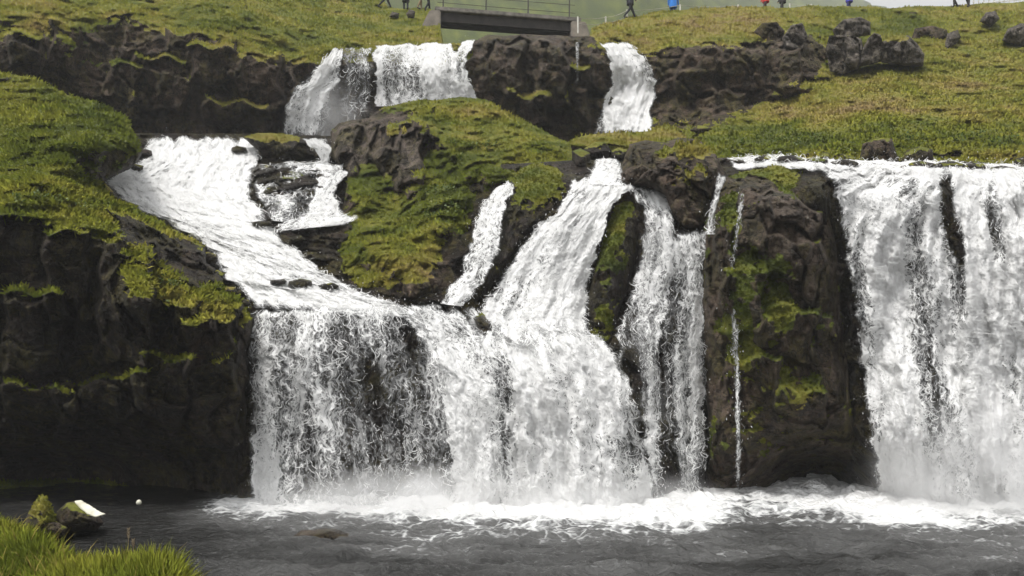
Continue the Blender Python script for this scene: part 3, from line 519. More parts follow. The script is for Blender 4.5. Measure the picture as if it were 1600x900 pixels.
# ================================================================== WATER
def mat_water(name, seed, slide=False):
    """white falling water: lacy foam strands over a thin clear film"""
    t = NT(name); uv = t.n('TexCoord').outputs['UV']; foam = t.n('Attribute', attribute_name='foam').outputs['Fac']
    base = t.n('VectorMath', {0: uv, 1: (seed * 3.7, seed * 9.1, seed)}, operation='ADD').outputs[0]
    def warp(v, sc, amt):
        n = t.n('VectorMath', {0: t.noise(v, sc, 3, .6, 0, 1), 1: (.5, .5, .5)}, operation='SUBTRACT')
        return t.n('VectorMath', {0: v, 1: t.n('VectorMath', {0: n, 'Scale': amt}, operation='SCALE')}, operation='ADD').outputs[0]
    def st(v, x, y): return t.n('VectorMath', {0: v, 1: (x, y, 1)}, operation='MULTIPLY').outputs[0]
    wv = warp(warp(base, 1.6, .35), 6, .11)
    def strands(x, y, sc, wd, det=2.0):
        n = t.noise(st(wv, x, y), sc, det, .5)
        return t.mr(t.math('ABSOLUTE', t.math('SUBTRACT', n, .5)), .0, wd, 1, 0)
    f1 = t.math('MAXIMUM', strands(1, .38 if slide else .34, 3.0 if slide else 3.6, .085 if slide else .075), strands(1.0, .42 if slide else .40, 5.4, .07))
    f2 = t.math('MAXIMUM', strands(1, .5 if slide else .55, 9.5, .10), t.math('MULTIPLY', strands(1, .6, 17, .12), .8))
    streak = t.noise(st(wv, 3. if slide else 4.2,   .5 if slide else .45), 1, 4, .6); fine = t.noise(st(wv, 12, 4), 1, 4, .65); clump = t.noise(st(wv, 1, .5), 1.1, 3, .6)
    fil = t.math('MAXIMUM', f1, t.math('MULTIPLY', f2, .75))
    s = t.math('ADD', t.math('MULTIPLY', fil, .72), t.math('MULTIPLY', t.math('SUBTRACT', streak, .5), 1.0))
    s = t.math('ADD', s, t.math('MULTIPLY', t.math('SUBTRACT', fine, .5), .55)); s = t.math('ADD', s, t.math('MULTIPLY', t.math('SUBTRACT', clump, .5), .9))
    tot = t.math('ADD', s, t.math('MULTIPLY', t.math('SUBTRACT', foam, .5), 1.5))
    thick = t.mr(tot, .16, .66)
    film = t.math('MULTIPLY', t.mr(tot, -.25, .40), .62)
    edge = t.mr(foam, .02, .2)
    alpha = t.math('MULTIPLY', t.math('MAXIMUM', thick, film), edge)
    colr = t.mix(thick, (.60, .605, .605) if slide else (.36, .365, .365), (.90, .90, .89))
    bump = t.n('Bump', {'Strength': .35 if slide else .55, 'Distance': .07, 'Height': t.math('ADD', t.math('MULTIPLY', tot, .8), t.math('MULTIPLY', fil, .3))})
    b = t.n('BsdfPrincipled', {'Base Color': colr, 'Roughness': .35, 'Specular IOR Level': .3, 'Normal': bump})
    tl = t.n('BsdfTranslucent', {0: colr, 'Normal': bump}); wb = t.n('MixShader', {0: .25, 1: b, 2: tl})
    return t.done(t.n('MixShader', {0: alpha, 1: t.n('BsdfTransparent'), 2: wb}))
MW = [mat_water('white_water', k) for k in range(3)] + [mat_water('sliding_white_water', 5, True)]
def catmull(pts, n):
    p = np.array(pts, float); L = np.concatenate([[0], np.cumsum(np.hypot(*np.diff(p[:, :2], axis=0).T))]); L /= L[-1]
    t = np.linspace(0, 1, n); out = np.zeros((n, p.shape[1]))
    for j in range(p.shape[1]):
        m = np.gradient(p[:, j], L); k = np.clip(np.searchsorted(L, t, 'right') - 1, 0, len(L) - 2)
        h = L[k+1] - L[k]; u = (t - L[k]) / h
        out[:, j] = (2*u**3-3*u**2+1)*p[k, j] + (u**3-2*u**2+u)*h*m[k] + (-2*u**3+3*u**2)*p[k+1, j] + (u**3-u**2)*h*m[k+1]
    return out
FALLS = []
def mat_strand():
    t = NT('foam_thread'); c = (.95, .95, .94, 1)
    return t.done(t.n('MixShader', {0: .35, 1: t.n('BsdfPrincipled', {'Base Color': c, 'Roughness': .35, 'Specular IOR Level': .3}), 2: t.n('BsdfTranslucent', {0: c})}))
M_STRAND = mat_strand()
def strands(o, G, Nn, fo, su, sv, dist, slide=False, many=1.):
    """curling threads of foam thrown off the sheet, laid out along its flow"""
    nt, ns = fo.shape; sc = dist / 21.
    uu, vv = np.meshgrid(np.arange(ns) * su / sc, np.arange(nt) * sv / sc); q_ = np.c_[uu.ravel() * 4.4, vv.ravel() * .38, np.full(nt * ns, dist)]
    cl = fbm(q_, 3, 105) + .7 * fbm(np.c_[uu.ravel() * 2.2, vv.ravel() * 2.2, np.full(nt * ns, dist + 9)], 3, 106)
    wgt = np.clip(fo, 0, .8).ravel() ** 1.5 * np.exp(3.3 * cl); area = su * sv * (fo > .05).sum()
    n = int((np.clip(fo, 0, .8) ** 1.3).sum() * su * sv / sc ** 2 * 250 * many)
    if n < 4: return
    k = rng.choice(nt * ns, n, p=wgt / wgt.sum()); ti, si = (k // ns).astype(float), (k % ns).astype(float)
    M = 8; ds = .042 * sc; th = rng.normal(size=n) * (1.0 if slide else .36); om = rng.normal(size=n) * .25
    lift = np.abs(rng.normal(size=n)) * .07; wd = (.0025 + .0075 * rng.random(n) ** 1.6) * sc; ln = rng.integers(2, M, n); pts = []; ok = np.ones(n, bool)
    for q in range(M):
        a = np.clip(ti, 0, nt - 1.001); b = np.clip(si, 0, ns - 1.001); ai, bi = a.astype(int), b.astype(int); fa, fb = (a - ai)[:, None], (b - bi)[:, None]
        def L(A): return A[ai, bi] * (1-fa) * (1-fb) + A[ai+1, bi] * fa * (1-fb) + A[ai, bi+1] * (1-fa) * fb + A[ai+1, bi+1] * fa * fb
        pt = L(G); nn = L(Nn); pts.append((pt + nn * (lift * (.7 + .3 * np.sin(q * .9 + k)))[:, None], nn))
        if q < 4: ok &= (fo[ai, bi] > .03) & (np.abs(nn).sum(1) > .1)
        om = om * .75 + rng.normal(size=n) * .28; th = th * .82 + om
        ti = ti + np.cos(th) * ds / sv; si = si + np.sin(th) * ds / su
    P3 = np.stack([p for p, _ in pts], 1); N3 = np.stack([p for _, p in pts], 1)
    tg = np.gradient(P3, axis=1); sd = np.cross(tg, N3); sd /= np.linalg.norm(sd, axis=2, keepdims=True) + 1e-9
    qn = np.minimum(np.arange(M)[None], ln[:, None]); taper = np.clip(np.sin(np.pi * (qn + .4) / (ln[:, None] + .8)), .05, 1) * wd[:, None] * (.7 + .6 * rng.random((n, M)))
    P3 = np.take_along_axis(P3, np.repeat(qn[..., None], 3, 2), 1)
    A = P3 - sd * taper[..., None]; B = P3 + N3 * taper[..., None] * .9; C = P3 + sd * taper[..., None]
    V = np.stack([A, B, C], 2)[ok]; ln = ln[ok]; m = len(V); V = V.reshape(-1, 3)
    bi = (np.arange(m) * M * 3)[:, None] + (np.arange(M - 1) * 3)[None]; use = np.arange(M - 1)[None] < ln[:, None]; bi = bi[use]
    Q = np.concatenate([np.stack([bi, bi + 1, bi + 4, bi + 3], -1), np.stack([bi + 1, bi + 2, bi + 5, bi + 4], -1)])
    us = np.unique(Q); mp = -np.ones(len(V), np.int64); mp[us] = np.arange(len(us))
    tag(mesh_from('foam', V[us], mp[Q], M_STRAND, o), kind='stuff')
def fall(label, left, right, depth=bedf, off=.32, dens=.6, blobs=(), edge=.08, top=.02, bot=.0, bulge=.15, rope=.16, step=2.6, mi=0, name='waterfall', cat='waterfall', group=None, lip=.0, chop=.03, band=.22, steps=0., many=1.):
    Lp = max(np.hypot(*np.diff(np.array(left, float)[:, :2], axis=0).T).sum(), 10); Wp = max(np.hypot(*(np.array(l_) - np.array(r_))) for l_, r_ in ((left[0], right[0]), (left[-1], right[-1]), (left[len(left)//2], right[len(right)//2])))
    nt = int(Lp / step) + 2; ns = max(5, int(Wp / step) + 2)
    A = catmull(left, nt); B = catmull(right, nt); s = np.linspace(0, 1, ns)
    for E_, sg in ((A, 3.), (B, 8.)):
        qq = np.c_[np.arange(nt) * step / 26., np.full(nt, sg + len(FALLS) * 5.), np.zeros(nt)]; wob = min(7., .16 * Wp) * fbm(qq, 4, 90, .6)
        tg = np.gradient(E_[:, :2], axis=0); tg /= np.linalg.norm(tg, axis=1, keepdims=True) + 1e-9
        E_[:, 0] += -tg[:, 1] * wob; E_[:, 1] += tg[:, 0] * wob * .6
    lipj = np.clip(.04 * Lp, 1.5, 5) * fbm(np.c_[s * Wp / 30., np.full(ns, len(FALLS) * 3.), np.zeros(ns)], 3, 99, .6)
    XY = A[:, None] * (1 - s[None, :, None]) + B[:, None] * s[None, :, None]
    XY[..., 1] += lipj[None] * (1 - np.linspace(0, 1, nt)[:, None]) ** 3
    X, Y = XY[..., 0].ravel(), XY[..., 1].ravel(); S = np.tile(s, nt); T = np.repeat(np.linspace(0, 1, nt), ns)
    D = (depth(X, Y) if callable(depth) else np.full(len(X), float(depth)))
    p0 = unproj(X, Y, D).reshape(nt, ns, 3)
    du = np.linalg.norm(np.diff(p0, axis=1), axis=2).mean(0); u = np.concatenate([[0], np.cumsum(du)])
    dv = np.linalg.norm(np.diff(p0, axis=0), axis=2).mean(1); v = np.concatenate([[0], np.cumsum(dv)])
    # widths change along the strip, so the across-coordinate follows the local width
    wl = np.linalg.norm(np.diff(p0, axis=1), axis=2).sum(1); U = (s[None] - .5) * wl[:, None]; Vv = np.repeat(v[:, None], ns, 1)
    q = np.c_[U.ravel() * 1.1, Vv.ravel() * .35, np.full(len(X), mi * 5.)]
    sc = len(FALLS) * 17.
    ropes = fbm(q * 1.2 + sc, 4, 80) * 1.0 + .5 * fbm(np.c_[q[:, 0] * 4, q[:, 1] * 1.6, q[:, 2]] + sc, 3, 83)
    D = D - chop * (np.abs(fbm(np.c_[U.ravel() * 2.2, Vv.ravel() * 1.8, np.full(len(X), sc)], 4, 96, .6)) - .3) * 2.2
    if steps:
        ph = Vv.ravel() / 1.5 + 1.1 * fbm(np.c_[U.ravel() * .45, Vv.ravel() * .25, np.full(len(X), sc)], 3, 97); fr = ph - np.floor(ph)
        D = D + steps * (np.where(fr < .75, fr / .75, (1 - fr) / .25) - .5)
    D = D - off - bulge * np.sin(np.pi * S) ** .7 * (.35 + .65 * T) - rope * ropes
    P = unproj(X, Y, D)
    jx = 9 * fbm(q * 1.5 + sc + 40, 3, 88); jy = 9 * fbm(q * 1.5 + sc + 70, 3, 89)
    fo = paint(X + jx, Y + jy, blobs, dens) + .16 * fbm(q * .8 + sc, 3, 86) + band * fbm(np.c_[U.ravel() * 1.5, Vv.ravel() * .14, np.full(len(X), sc)], 3, 98)
    e = edge * (1 + .7 * fbm(np.c_[Vv.ravel() * 1.3, S * 2, S * 0] + sc, 3, 87))
    ed = sstep(0, np.maximum(e, .01), S) * sstep(0, np.maximum(e, .01), 1 - S) if edge > 0 else 1.
    tj = .5 + .9 * np.clip(.5 + fbm(np.c_[U.ravel() * 2.5, Vv.ravel() * .8, np.full(len(X), sc)], 3, 84), 0, 1.2)
    if top: ed = ed * sstep(0, 1, T / (top * tj))
    if bot: ed = ed * sstep(0, 1, (1 - T) / (bot * tj))
    if lip: fo = fo + lip * np.exp(-(T / .035) ** 2)
    fo = np.clip(fo, .03, 1.3) * ed
    I = np.arange(nt * ns).reshape(nt, ns); Q = np.stack([I[:-1, :-1], I[:-1, 1:], I[1:, 1:], I[1:, :-1]], -1).reshape(-1, 4)
    Q = Q[(fo[Q] > .015).any(1)]
    us = np.unique(Q); mp = -np.ones(nt * ns, np.int64); mp[us] = np.arange(len(us)); Q = mp[Q]
    cen = P[us].mean(0); cen[2] = P[us][:, 2].min()
    o = mesh_from(name, P[us] - cen, Q, MW[mi], None, {'foam': fo[us]}, np.c_[U.ravel(), Vv.ravel()][us] + sc)
    o.location = cen; tag(o, label, cat, group)
    FALLS.append((P[us], fo[us], vert_normals(P[us], Q)))
    Nall = np.zeros_like(P); Nall[us] = FALLS[-1][2]
    strands(o, P.reshape(nt, ns, 3) - cen, Nall.reshape(nt, ns, 3), fo.reshape(nt, ns), u[-1] / max(ns - 1, 1), v[-1] / max(nt - 1, 1), cen[1], slide=(mi == 3), many=many)
    return o
upf = UPPER.f
fall('broad white cascade rushing down the left slope between the grass bank and the mossy island', [(232, 213), (216, 248), (158, 282), (190, 312), (256, 346), (318, 384), (344, 430), (376, 462), (384, 488)], [(402, 214), (408, 240), (396, 290), (424, 345), (466, 392), (520, 432), (580, 462), (640, 482), (680, 500)], dens=1.04, off=.42, rope=.16, edge=.10, bot=.07, chop=.07, steps=.20, mi=3, name='cascade', cat='cascade',
     blobs=[(300, 222, 70, 10, -.35), (480, 440, 50, 10, -.5, 10), (370, 232, 20, 8, -.5), (250, 345, 70, 7, -.3, 30), (340, 270, 40, 14, -.2)])
fall('thin white stream twisting past the brown boulder at the right of the left cascade', [(470, 216), (488, 232), (498, 250), (470, 254), (400, 262)], [(506, 216), (516, 232), (518, 256), (530, 266), (470, 280)], depth=29.6, off=.05, dens=.75, edge=.12, mi=3, rope=.1, name='cascade', cat='cascade')
fall('thin film of water spreading over the layered ledge', [(400, 256), (396, 280), (400, 310), (420, 345)], [(550, 256), (535, 285), (515, 315), (480, 350)], depth=lambda x, y: bedf(x, y) - .75, off=.2, dens=.34, edge=.1, mi=2, rope=.14, name='cascade', cat='cascade', blobs=[(500, 262, 40, 8, .4), (400, 300, 15, 40, .3), (440, 300, 30, 8, .25, -35)])
fall('short lacy fall tumbling off the layered ledge beside the island', [(498, 268), (490, 295), (478, 330), (455, 352)], [(548, 266), (530, 295), (534, 325), (560, 345)], depth=lambda x, y: bedf(x, y) - .8, off=.35, dens=.62, edge=.14, mi=1, name='waterfall')
fall('low white run below the layered ledge joining the left cascade', [(440, 342), (430, 352), (426, 366)], [(570, 336), (560, 346), (520, 352)], depth=lambda x, y: bedf(x, y) - .9, off=.3, dens=.6, edge=.15, mi=3, rope=.1, name='cascade', cat='cascade', top=.1, bot=.2)
fall('wide lacy curtain fall at the lower left over a dark wall', [(388, 484), (383, 520), (383, 570), (386, 640), (386, 790)], [(690, 474), (706, 510), (716, 580), (722, 650), (724, 790)], dens=.36, off=.40, bulge=.75, edge=.06, rope=.22, lip=.25, top=.03,
     blobs=[(410, 640, 34, 170, .26), (462, 660, 16, 150, .22), (545, 600, 50, 90, -.17), (620, 640, 30, 120, .02), (660, 720, 40, 70, -.16), (500, 740, 60, 40, -.1), (640, 540, 14, 70, -.2), (480, 480, 100, 12, .2)])
fall('dense white fall pouring right of the lacy curtain', [(596, 474), (640, 512), (676, 580), (694, 660), (700, 790)], [(752, 478), (764, 520), (776, 570), (786, 650), (790, 790)], dens=.60, off=.68, edge=.10, mi=1, rope=.22, lip=.2, top=.08,
     blobs=[(735, 680, 34, 120, .35), (690, 520, 30, 40, .15, 40), (660, 560, 16, 40, -.2), (735, 510, 26, 20, -.25), (700, 740, 16, 60, -.2)])
fall('tiny fall at the head of the central chute between the dark stones', [(928, 247), (921, 262), (920, 288)], [(970, 247), (975, 262), (982, 290)], depth=lambda x, y: bedf(x, y) - .1, dens=.66, edge=.16, mi=2, rope=.1, off=.5)
fall('central white chute fanning out between two dark rocks', [(892, 276), (880, 312), (836, 356), (796, 408), (770, 452), (742, 490), (752, 560)], [(1000, 290), (966, 312), (948, 356), (928, 420), (920, 480), (950, 575)], dens=.84, off=.58, edge=.08, rope=.24, mi=0, bot=.22,
     blobs=[(880, 460, 30, 90, .45, 14), (930, 345, 20, 50, .3, 20), (790, 470, 40, 50, -.22), (910, 310, 26, 12, -.25), (830, 420, 40, 40, -.08), (760, 500, 20, 20, .2)])
fall('heavy white lower fall bulging below the central chute', [(744, 486), (752, 545), (762, 620), (768, 700), (772, 792)], [(912, 498), (960, 548), (998, 630), (1012, 700), (1030, 792)], dens=.92, off=.55, edge=.07, rope=.36, bulge=.35, mi=2, lip=.1, top=.20,
     blobs=[(782, 610, 18, 90, -.62), (788, 710, 12, 60, -.4), (990, 640, 30, 100, -.42), (960, 720, 50, 50, -.25), (830, 700, 40, 50, -.2), (930, 590, 14, 60, -.1), (860, 545, 90, 24, .3)])
fall('thin slanting fall between the island and the moss capped boulder', [(794, 284), (756, 314), (736, 368), (716, 428), (684, 474)], [(804, 286), (790, 330), (780, 384), (764, 428), (726, 480)], depth=lambda x, y: bedf(x, y) - .35, dens=.60, off=.5, edge=.12, mi=1, rope=.16, blobs=[(715, 450, 26, 30, .25)])
fall('lacy fall spilling right of the narrow rock rib', [(972, 290), (1002, 322), (1000, 390), (984, 450), (964, 520), (958, 580)], [(1040, 294), (1054, 340), (1054, 400), (1050, 460), (1030, 560), (1022, 640)], dens=.52, off=.45, edge=.12, mi=2, rope=.18, bot=.35, blobs=[(1010, 430, 16, 60, .15), (1040, 310, 30, 14, .2), (1010, 560, 40, 60, -.22)])
fall('broad thin veil of fine strands between the rock rib and the tall pillar', [(1000, 350), (1000, 430), (985, 520), (992, 620), (1012, 790)], [(1084, 352), (1104, 430), (1108, 560), (1104, 660), (1110, 790)], dens=.36, off=.42, edge=.12, mi=0, rope=.14, band=.40, top=.08, blobs=[(1020, 560, 10, 200, .2), (1050, 380, 40, 26, .2), (1055, 640, 16, 120, -.1), (1060, 740, 50, 50, -.1)])
fall('broken strand of drops falling left of the tall pillar', [(1050, 366), (1070, 430), (1072, 560), (1070, 785)], [(1112, 356), (1100, 430), (1100, 560), (1108, 785)], dens=.50, off=.6, edge=.22, mi=1, rope=.12, bot=.2, blobs=[(1080, 380, 40, 30, .15), (1090, 740, 30, 90, -.15)])
fall('short trickle in the cleft between the moss topped block and the pillar', [(1122, 268), (1112, 310), (1098, 366)], [(1138, 276), (1124, 310), (1118, 366)], depth=22.0, off=.2, dens=.55, edge=.25, mi=2, rope=.08, top=.05)
fall('thread of water running down the face of the tall pillar', [(1154, 296), (1148, 350), (1138, 420), (1142, 520), (1148, 640), (1148, 780)], [(1166, 298), (1158, 350), (1150, 420), (1154, 520), (1158, 640), (1158, 780)], depth=PILLAR.f, off=.42, dens=.30, many=.6, edge=.3, mi=0, rope=.08, step=2)
fall('wide thundering white waterfall on the right', [(1262, 256), (1288, 276), (1308, 340), (1326, 450), (1344, 600), (1372, 792)], [(1860, 268), (1860, 284), (1860, 340), (1860, 450), (1860, 600), (1860, 792)], dens=.84, off=.66, edge=.03, rope=.40, bulge=.3, mi=1, top=.01, band=.34,
     blobs=[(1338, 560, 24, 200, -.55, -6), (1485, 330, 11, 90, -1.0, -8), (1500, 430, 10, 80, -.6), (1556, 340, 14, 80, -.75, -6), (1440, 500, 36, 190, -.42, -6), (1390, 450, 26, 200, .18, -6), (1540, 600, 60, 160, .05), (1480, 700, 30, 100, -.2), (1390, 280, 30, 8, -.35), (1400, 268, 200, 14, .2), (1520, 470, 20, 60, -.12), (1590, 450, 20, 160, -.15)])
fall('shallow white stream sliding to the brink behind the tall pillar', [(1128, 246), (1180, 244), (1300, 248), (1500, 254), (1860, 262)], [(1150, 270), (1196, 262), (1280, 268), (1500, 274), (1860, 282)], off=.22, dens=.72, edge=.1, mi=3, rope=.12, name='stream', cat='stream', blobs=[(1200, 250, 70, 6, -.2)])
UOF = .55
fall('slanting white fall at the left end of the upper cliff', [(520, 74), (494, 106), (452, 148), (440, 186), (440, 222)], [(540, 75), (534, 110), (524, 150), (518, 186), (514, 224)], depth=upf, dens=.66, off=UOF, edge=.14, mi=0, rope=.2, bot=.15, blobs=[(500, 130, 16, 50, .2, 25), (505, 200, 14, 30, -.25)])
fall('pair of thin threads running down the smooth upper cliff', [(536, 75), (534, 110), (530, 200)], [(584, 75), (584, 110), (580, 190)], depth=upf, dens=.28, off=UOF, edge=.2, mi=1, rope=.1, bot=.3, step=2)
fall('broad upper waterfall below the bridge with dark streaks', [(584, 70), (584, 110), (584, 166)], [(706, 66), (712, 110), (722, 166)], depth=upf, dens=.68, off=UOF, edge=.03, mi=2, rope=.22, lip=.4, blobs=[(606, 115, 12, 40, -.35), (650, 130, 18, 30, -.35), (680, 110, 18, 50, .35), (590, 110, 6, 50, .2)])
fall('slanting white fall at the right end of the broad upper waterfall', [(722, 64), (704, 92), (702, 118), (700, 160)], [(744, 62), (730, 92), (732, 118), (752, 160)], depth=upf, dens=.74, off=UOF + .2, edge=.1, mi=0, rope=.18, lip=.2, blobs=[(720, 100, 6, 30, -.4), (730, 145, 30, 14, .25)])
fall('steep white upper fall on the right dropping past a dark rock knob', [(934, 64), (950, 92), (952, 130), (936, 170), (922, 216)], [(986, 68), (1010, 92), (1026, 118), (1022, 160), (1020, 216)], depth=upf, dens=.86, off=UOF, edge=.08, mi=1, rope=.34, bot=.1, blobs=[(1012, 108, 12, 24, -.5), (945, 110, 10, 24, -.6), (935, 195, 14, 30, -.35), (990, 170, 20, 60, .1)])
fall('thin thread on the mossy upper cliff left of the steep fall', [(899, 64), (899, 110), (898, 150)], [(906, 64), (905, 110), (905, 150)], depth=upf, dens=.26, many=0., off=.5, edge=.3, mi=2, rope=.05, bot=.4, step=2)
thing_rock('dark rock knob in the steep upper fall', [(951, 100), (958, 88), (970, 94), (970, 108), (962, 118), (952, 116)], 36.0, M_DARK, seed=70, rough=1, cover_base=-.6, wet=.8, round_=(8, .3), solid=.3)

# --- pool
def build_pool():
    rows = np.concatenate([np.linspace(738, 900, 150), np.linspace(902, 1100, 60)]); cols = np.concatenate([np.linspace(-500, -20, 80), np.linspace(-18, 1618, 800), np.linspace(1622, 2100, 80)])
    X, Y = np.meshgrid(cols, rows); D = pool_depth(Y); P = unproj(X, Y, D).reshape(-1, 3); P[:, 2] = 0
    x, y = P[:, 0], P[:, 1]; px = X.ravel(); py = Y.ravel()
    n1 = fbm(np.c_[x * .9, y * .9, 0 * x], 4, 90)
    # white water where the falls land, spreading towards the eye
    fo = np.zeros(len(x))
    for a, b, yb, reach, k in ((-6.3, 3.6, 20.9, 2.6, 1.05), (-1.6, 3.6, 20.6, 3.4, .75), (3.4, 8.4, 21.0, 2.6, .85), (8.2, 17., 21.0, 3.9, 1.15)):
        dx = np.maximum(np.maximum(a - x, x - b), 0); dy = yb - y
        fo += k * np.exp(-(dx / .9) ** 2) * np.where(dy < 0, 1, np.exp(-(np.maximum(dy - .4, 0) / reach * 1.6) ** 1.4))
    fo *= 1 + .5 * n1
    fo += (.20 + .22 * fbm(np.c_[x * .35, y * .9, 0 * x], 3, 95)) * np.exp(-((y - 16.5) / 5) ** 2) * sstep(-7.5, -3, x)
    fo = np.clip(fo, 0, 1.3)
    chop = .3 + .7 * sstep(-8, -4, x)
    z = (.11 * fbm(np.c_[x * .8, y * 1.5, 0 * x], 3, 92) + .065 * fbm(np.c_[x * 2.2, y * 4.0, 0 * x], 3, 93)) * chop
    z += .15 * np.clip(fo - .35, 0, 1) * (np.abs(fbm(np.c_[x * 1.1, y * 1.4, 0 * x], 4, 94)) * 1.5 + .15)
    P[:, 2] += z
    nr, nc = len(rows), len(cols); I = np.arange(nr * nc).reshape(nr, nc)
    Q = np.stack([I[:-1, :-1], I[:-1, 1:], I[1:, 1:], I[1:, :-1]], -1).reshape(-1, 4)
    t = NT('pool_water'); co = t.n('NewGeometry').outputs['Position']; foam = t.n('Attribute', attribute_name='foam').outputs['Fac']
    def st(v, a, b): return t.n('VectorMath', {0: v, 1: (a, b, 1)}, operation='MULTIPLY').outputs[0]
    wrp = t.n('VectorMath', {0: co, 1: t.n('VectorMath', {0: t.noise(co, 1.3, 3, .6, 0, 1), 'Scale': .7}, operation='SCALE')}, operation='ADD').outputs[0]
    v1 = t.n('TexVoronoi', {'Vector': st(wrp, 1, 1.5), 'Scale': 2.3}, feature='DISTANCE_TO_EDGE').outputs['Distance']
    fil = t.mr(v1, 0, .16, 1, 0); n = t.noise(st(wrp, 1, 1.6), 2.2, 6, .65); nf = t.noise(st(co, 1, 1.6), 7, 5, .65)
    s = t.math('ADD', t.math('MULTIPLY', fil, .30), t.math('ADD', t.math('MULTIPLY', t.math('SUBTRACT', n, .5), 1.2), t.math('MULTIPLY', t.math('SUBTRACT', nf, .5), .8)))
    tot = t.math('ADD', s, t.math('MULTIPLY', t.math('SUBTRACT', foam, .5), 1.5))
    a = t.mr(tot, -.02, .55)
    air = t.mr(foam, .02, .4)
    deep = t.mix(air, (.013, .013, .012), (.092, .092, .090))
    wn = t.math('ADD', t.math('MULTIPLY', t.noise(st(co, 1, 2.2), 2.6, 5, .6, .4), 1.0), t.math('MULTIPLY', t.noise(st(co, 1, 1.8), 9, 4, .6), .35))
    b1 = t.n('Bump', {'Strength': 1.0, 'Distance': .16, 'Height': wn}); b2 = t.n('Bump', {'Strength': .8, 'Distance': .12, 'Height': t.math('ADD', tot, nf)})
    water = t.n('BsdfPrincipled', {'Base Color': deep, 'Roughness': .13, 'IOR': 1.33, 'Normal': b1})
    white = t.n('BsdfPrincipled', {'Base Color': t.mix(t.mr(tot, .1, .8), (.55, .56, .56), (.93, .93, .92)), 'Roughness': .5, 'Normal': b2})
    m = t.done(t.n('MixShader', {0: a, 1: water, 2: white}))
    tag(mesh_from('water', P, Q, m, None, {'foam': fo}), kind='structure')
build_pool()

# ================================================================== SMALLER THINGS
# --- foreground turf at the lower left
FORE = relief('terrain', [(-120, 800), (-10, 816), (30, 834), (70, 858), (120, 886), (170, 898), (215, 897), (250, 893), (280, 912), (290, 980), (-120, 980)],
   lambda x, y: 10.6 - (y - 800) * .013 - x * .002, M_DARK, step=3, rough=4, seed=80, rock=(2, .05), grassy=.12, hum=3, cover_base=1, tone=.46, round_=(20, .3), blade=.19, blade_n=1.2, bwidth=.007, back=1.0, droop=.42, bright=1.6)
pk = rng.choice(len(FORE.P), 900); tag(blades('grass', FORE.P[pk], FORE.N[pk], np.full(900, .86), .30, droop=.6, width=.004, bright=1.0), kind='stuff')
# --- shore rocks on the left
thing_rock('squat brown rock at the water edge carrying the pale slab', [(84, 826), (88, 800), (104, 786), (126, 782), (150, 796), (162, 816), (150, 828), (110, 832)], 16.6, M_ROCK, seed=81, cover_base=-1, wet=.6)
thing_rock('humped rock patched with yellow moss at the left shore', [(34, 838), (42, 806), (54, 782), (66, 772), (80, 786), (90, 812), (94, 838)], 16.2, M_ROCK, seed=82, cover_base=.45, tone=.62, blade=.04)
thing_rock('small rounded grey stones below the mossy stump', [(62, 828), (74, 812), (92, 816), (108, 826), (100, 840), (70, 842)], 15.9, M_ROCK, seed=83, cover_base=-1, pale=.2)
thing_rock('smooth brownish rock just breaking the pool surface in front of the curtain fall', [(440, 842), (470, 828), (505, 823), (545, 828), (585, 848), (540, 858), (470, 856)], lambda x, y: pool_depth(842) + 0 * x, M_ROCK, seed=84, rock=(1.2, .08), cover_base=-1, wet=1, round_=(16, 1.0))
t_ = NT('pale_slab'); t_c = t_.n('NewGeometry').outputs['Position']
M_PALE = t_.done(t_.n('BsdfPrincipled', {'Base Color': t_.ramp(t_.noise(t_c, 5, 5), [(.3, (.42, .40, .30)), (.7, (.72, .70, .58))]), 'Roughness': .7}))
thing_rock('pale cream slab tilted on the brown shore rock at the lower left', [(115, 783), (126, 781), (142, 790), (156, 799), (166, 803), (150, 808), (136, 803), (124, 793)], lambda x, y: 16.1 + (790 - y) * .012, M_PALE, name='stone_slab', cat='slab', seed=85, rough=1, rock=(3, .02), cover_base=-3, slope=0, round_=(3, .03), solid=.05)
def icos(name, c, r, mat, sub=2):
    bm = bmesh.new(); bmesh.ops.create_icosphere(bm, subdivisions=sub, radius=r)
    for v in bm.verts: v.co *= 1 + .06 * math.sin(v.co.x * 60 + v.co.z * 40)
    me = bpy.data.meshes.new(name); bm.to_mesh(me); bm.free(); me.materials.append(mat); o = bpy.data.objects.new(name, me); COL.objects.link(o); o.location = c
    for p in me.polygons: p.use_smooth = True
    return o
tag(icos('float_ball', unproj(217, 785, 19.4),   .06, M_PALE), 'small white ball floating in the dark water under the left cliff', 'ball')

def simple(name, col, rough=.7, vary=.25, scale=8, metal=0):
    t = NT(name); c = t.n('NewGeometry').outputs['Position']; n = t.noise(c, scale, 5, .6)
    lo = tuple(x * (1 - vary) for x in col); hi = tuple(min(1, x * (1 + vary)) for x in col)
    b = t.n('Bump', {'Strength': .3, 'Distance': .02, 'Height': n})
    return t.done(t.n('BsdfPrincipled', {'Base Color': t.ramp(n, [(.3, lo), (.7, hi)]), 'Roughness': rough, 'Metallic': metal, 'Normal': b}))
M_CONC = simple('concrete', (.20, .175, .145), .9, .35, 2.5); M_BEAM = simple('weathered_beam', (.026, .021, .018), .8, .6, 3); M_DECK = simple('deck_concrete', (.17, .155, .135), .9, .5, 3)
M_STEEL = simple('dark_steel', (.05, .045, .04), .6); M_ROPE = simple('rope', (.42, .40, .34), .9); M_WHITE = simple('white_post', (.62, .60, .54), .7)

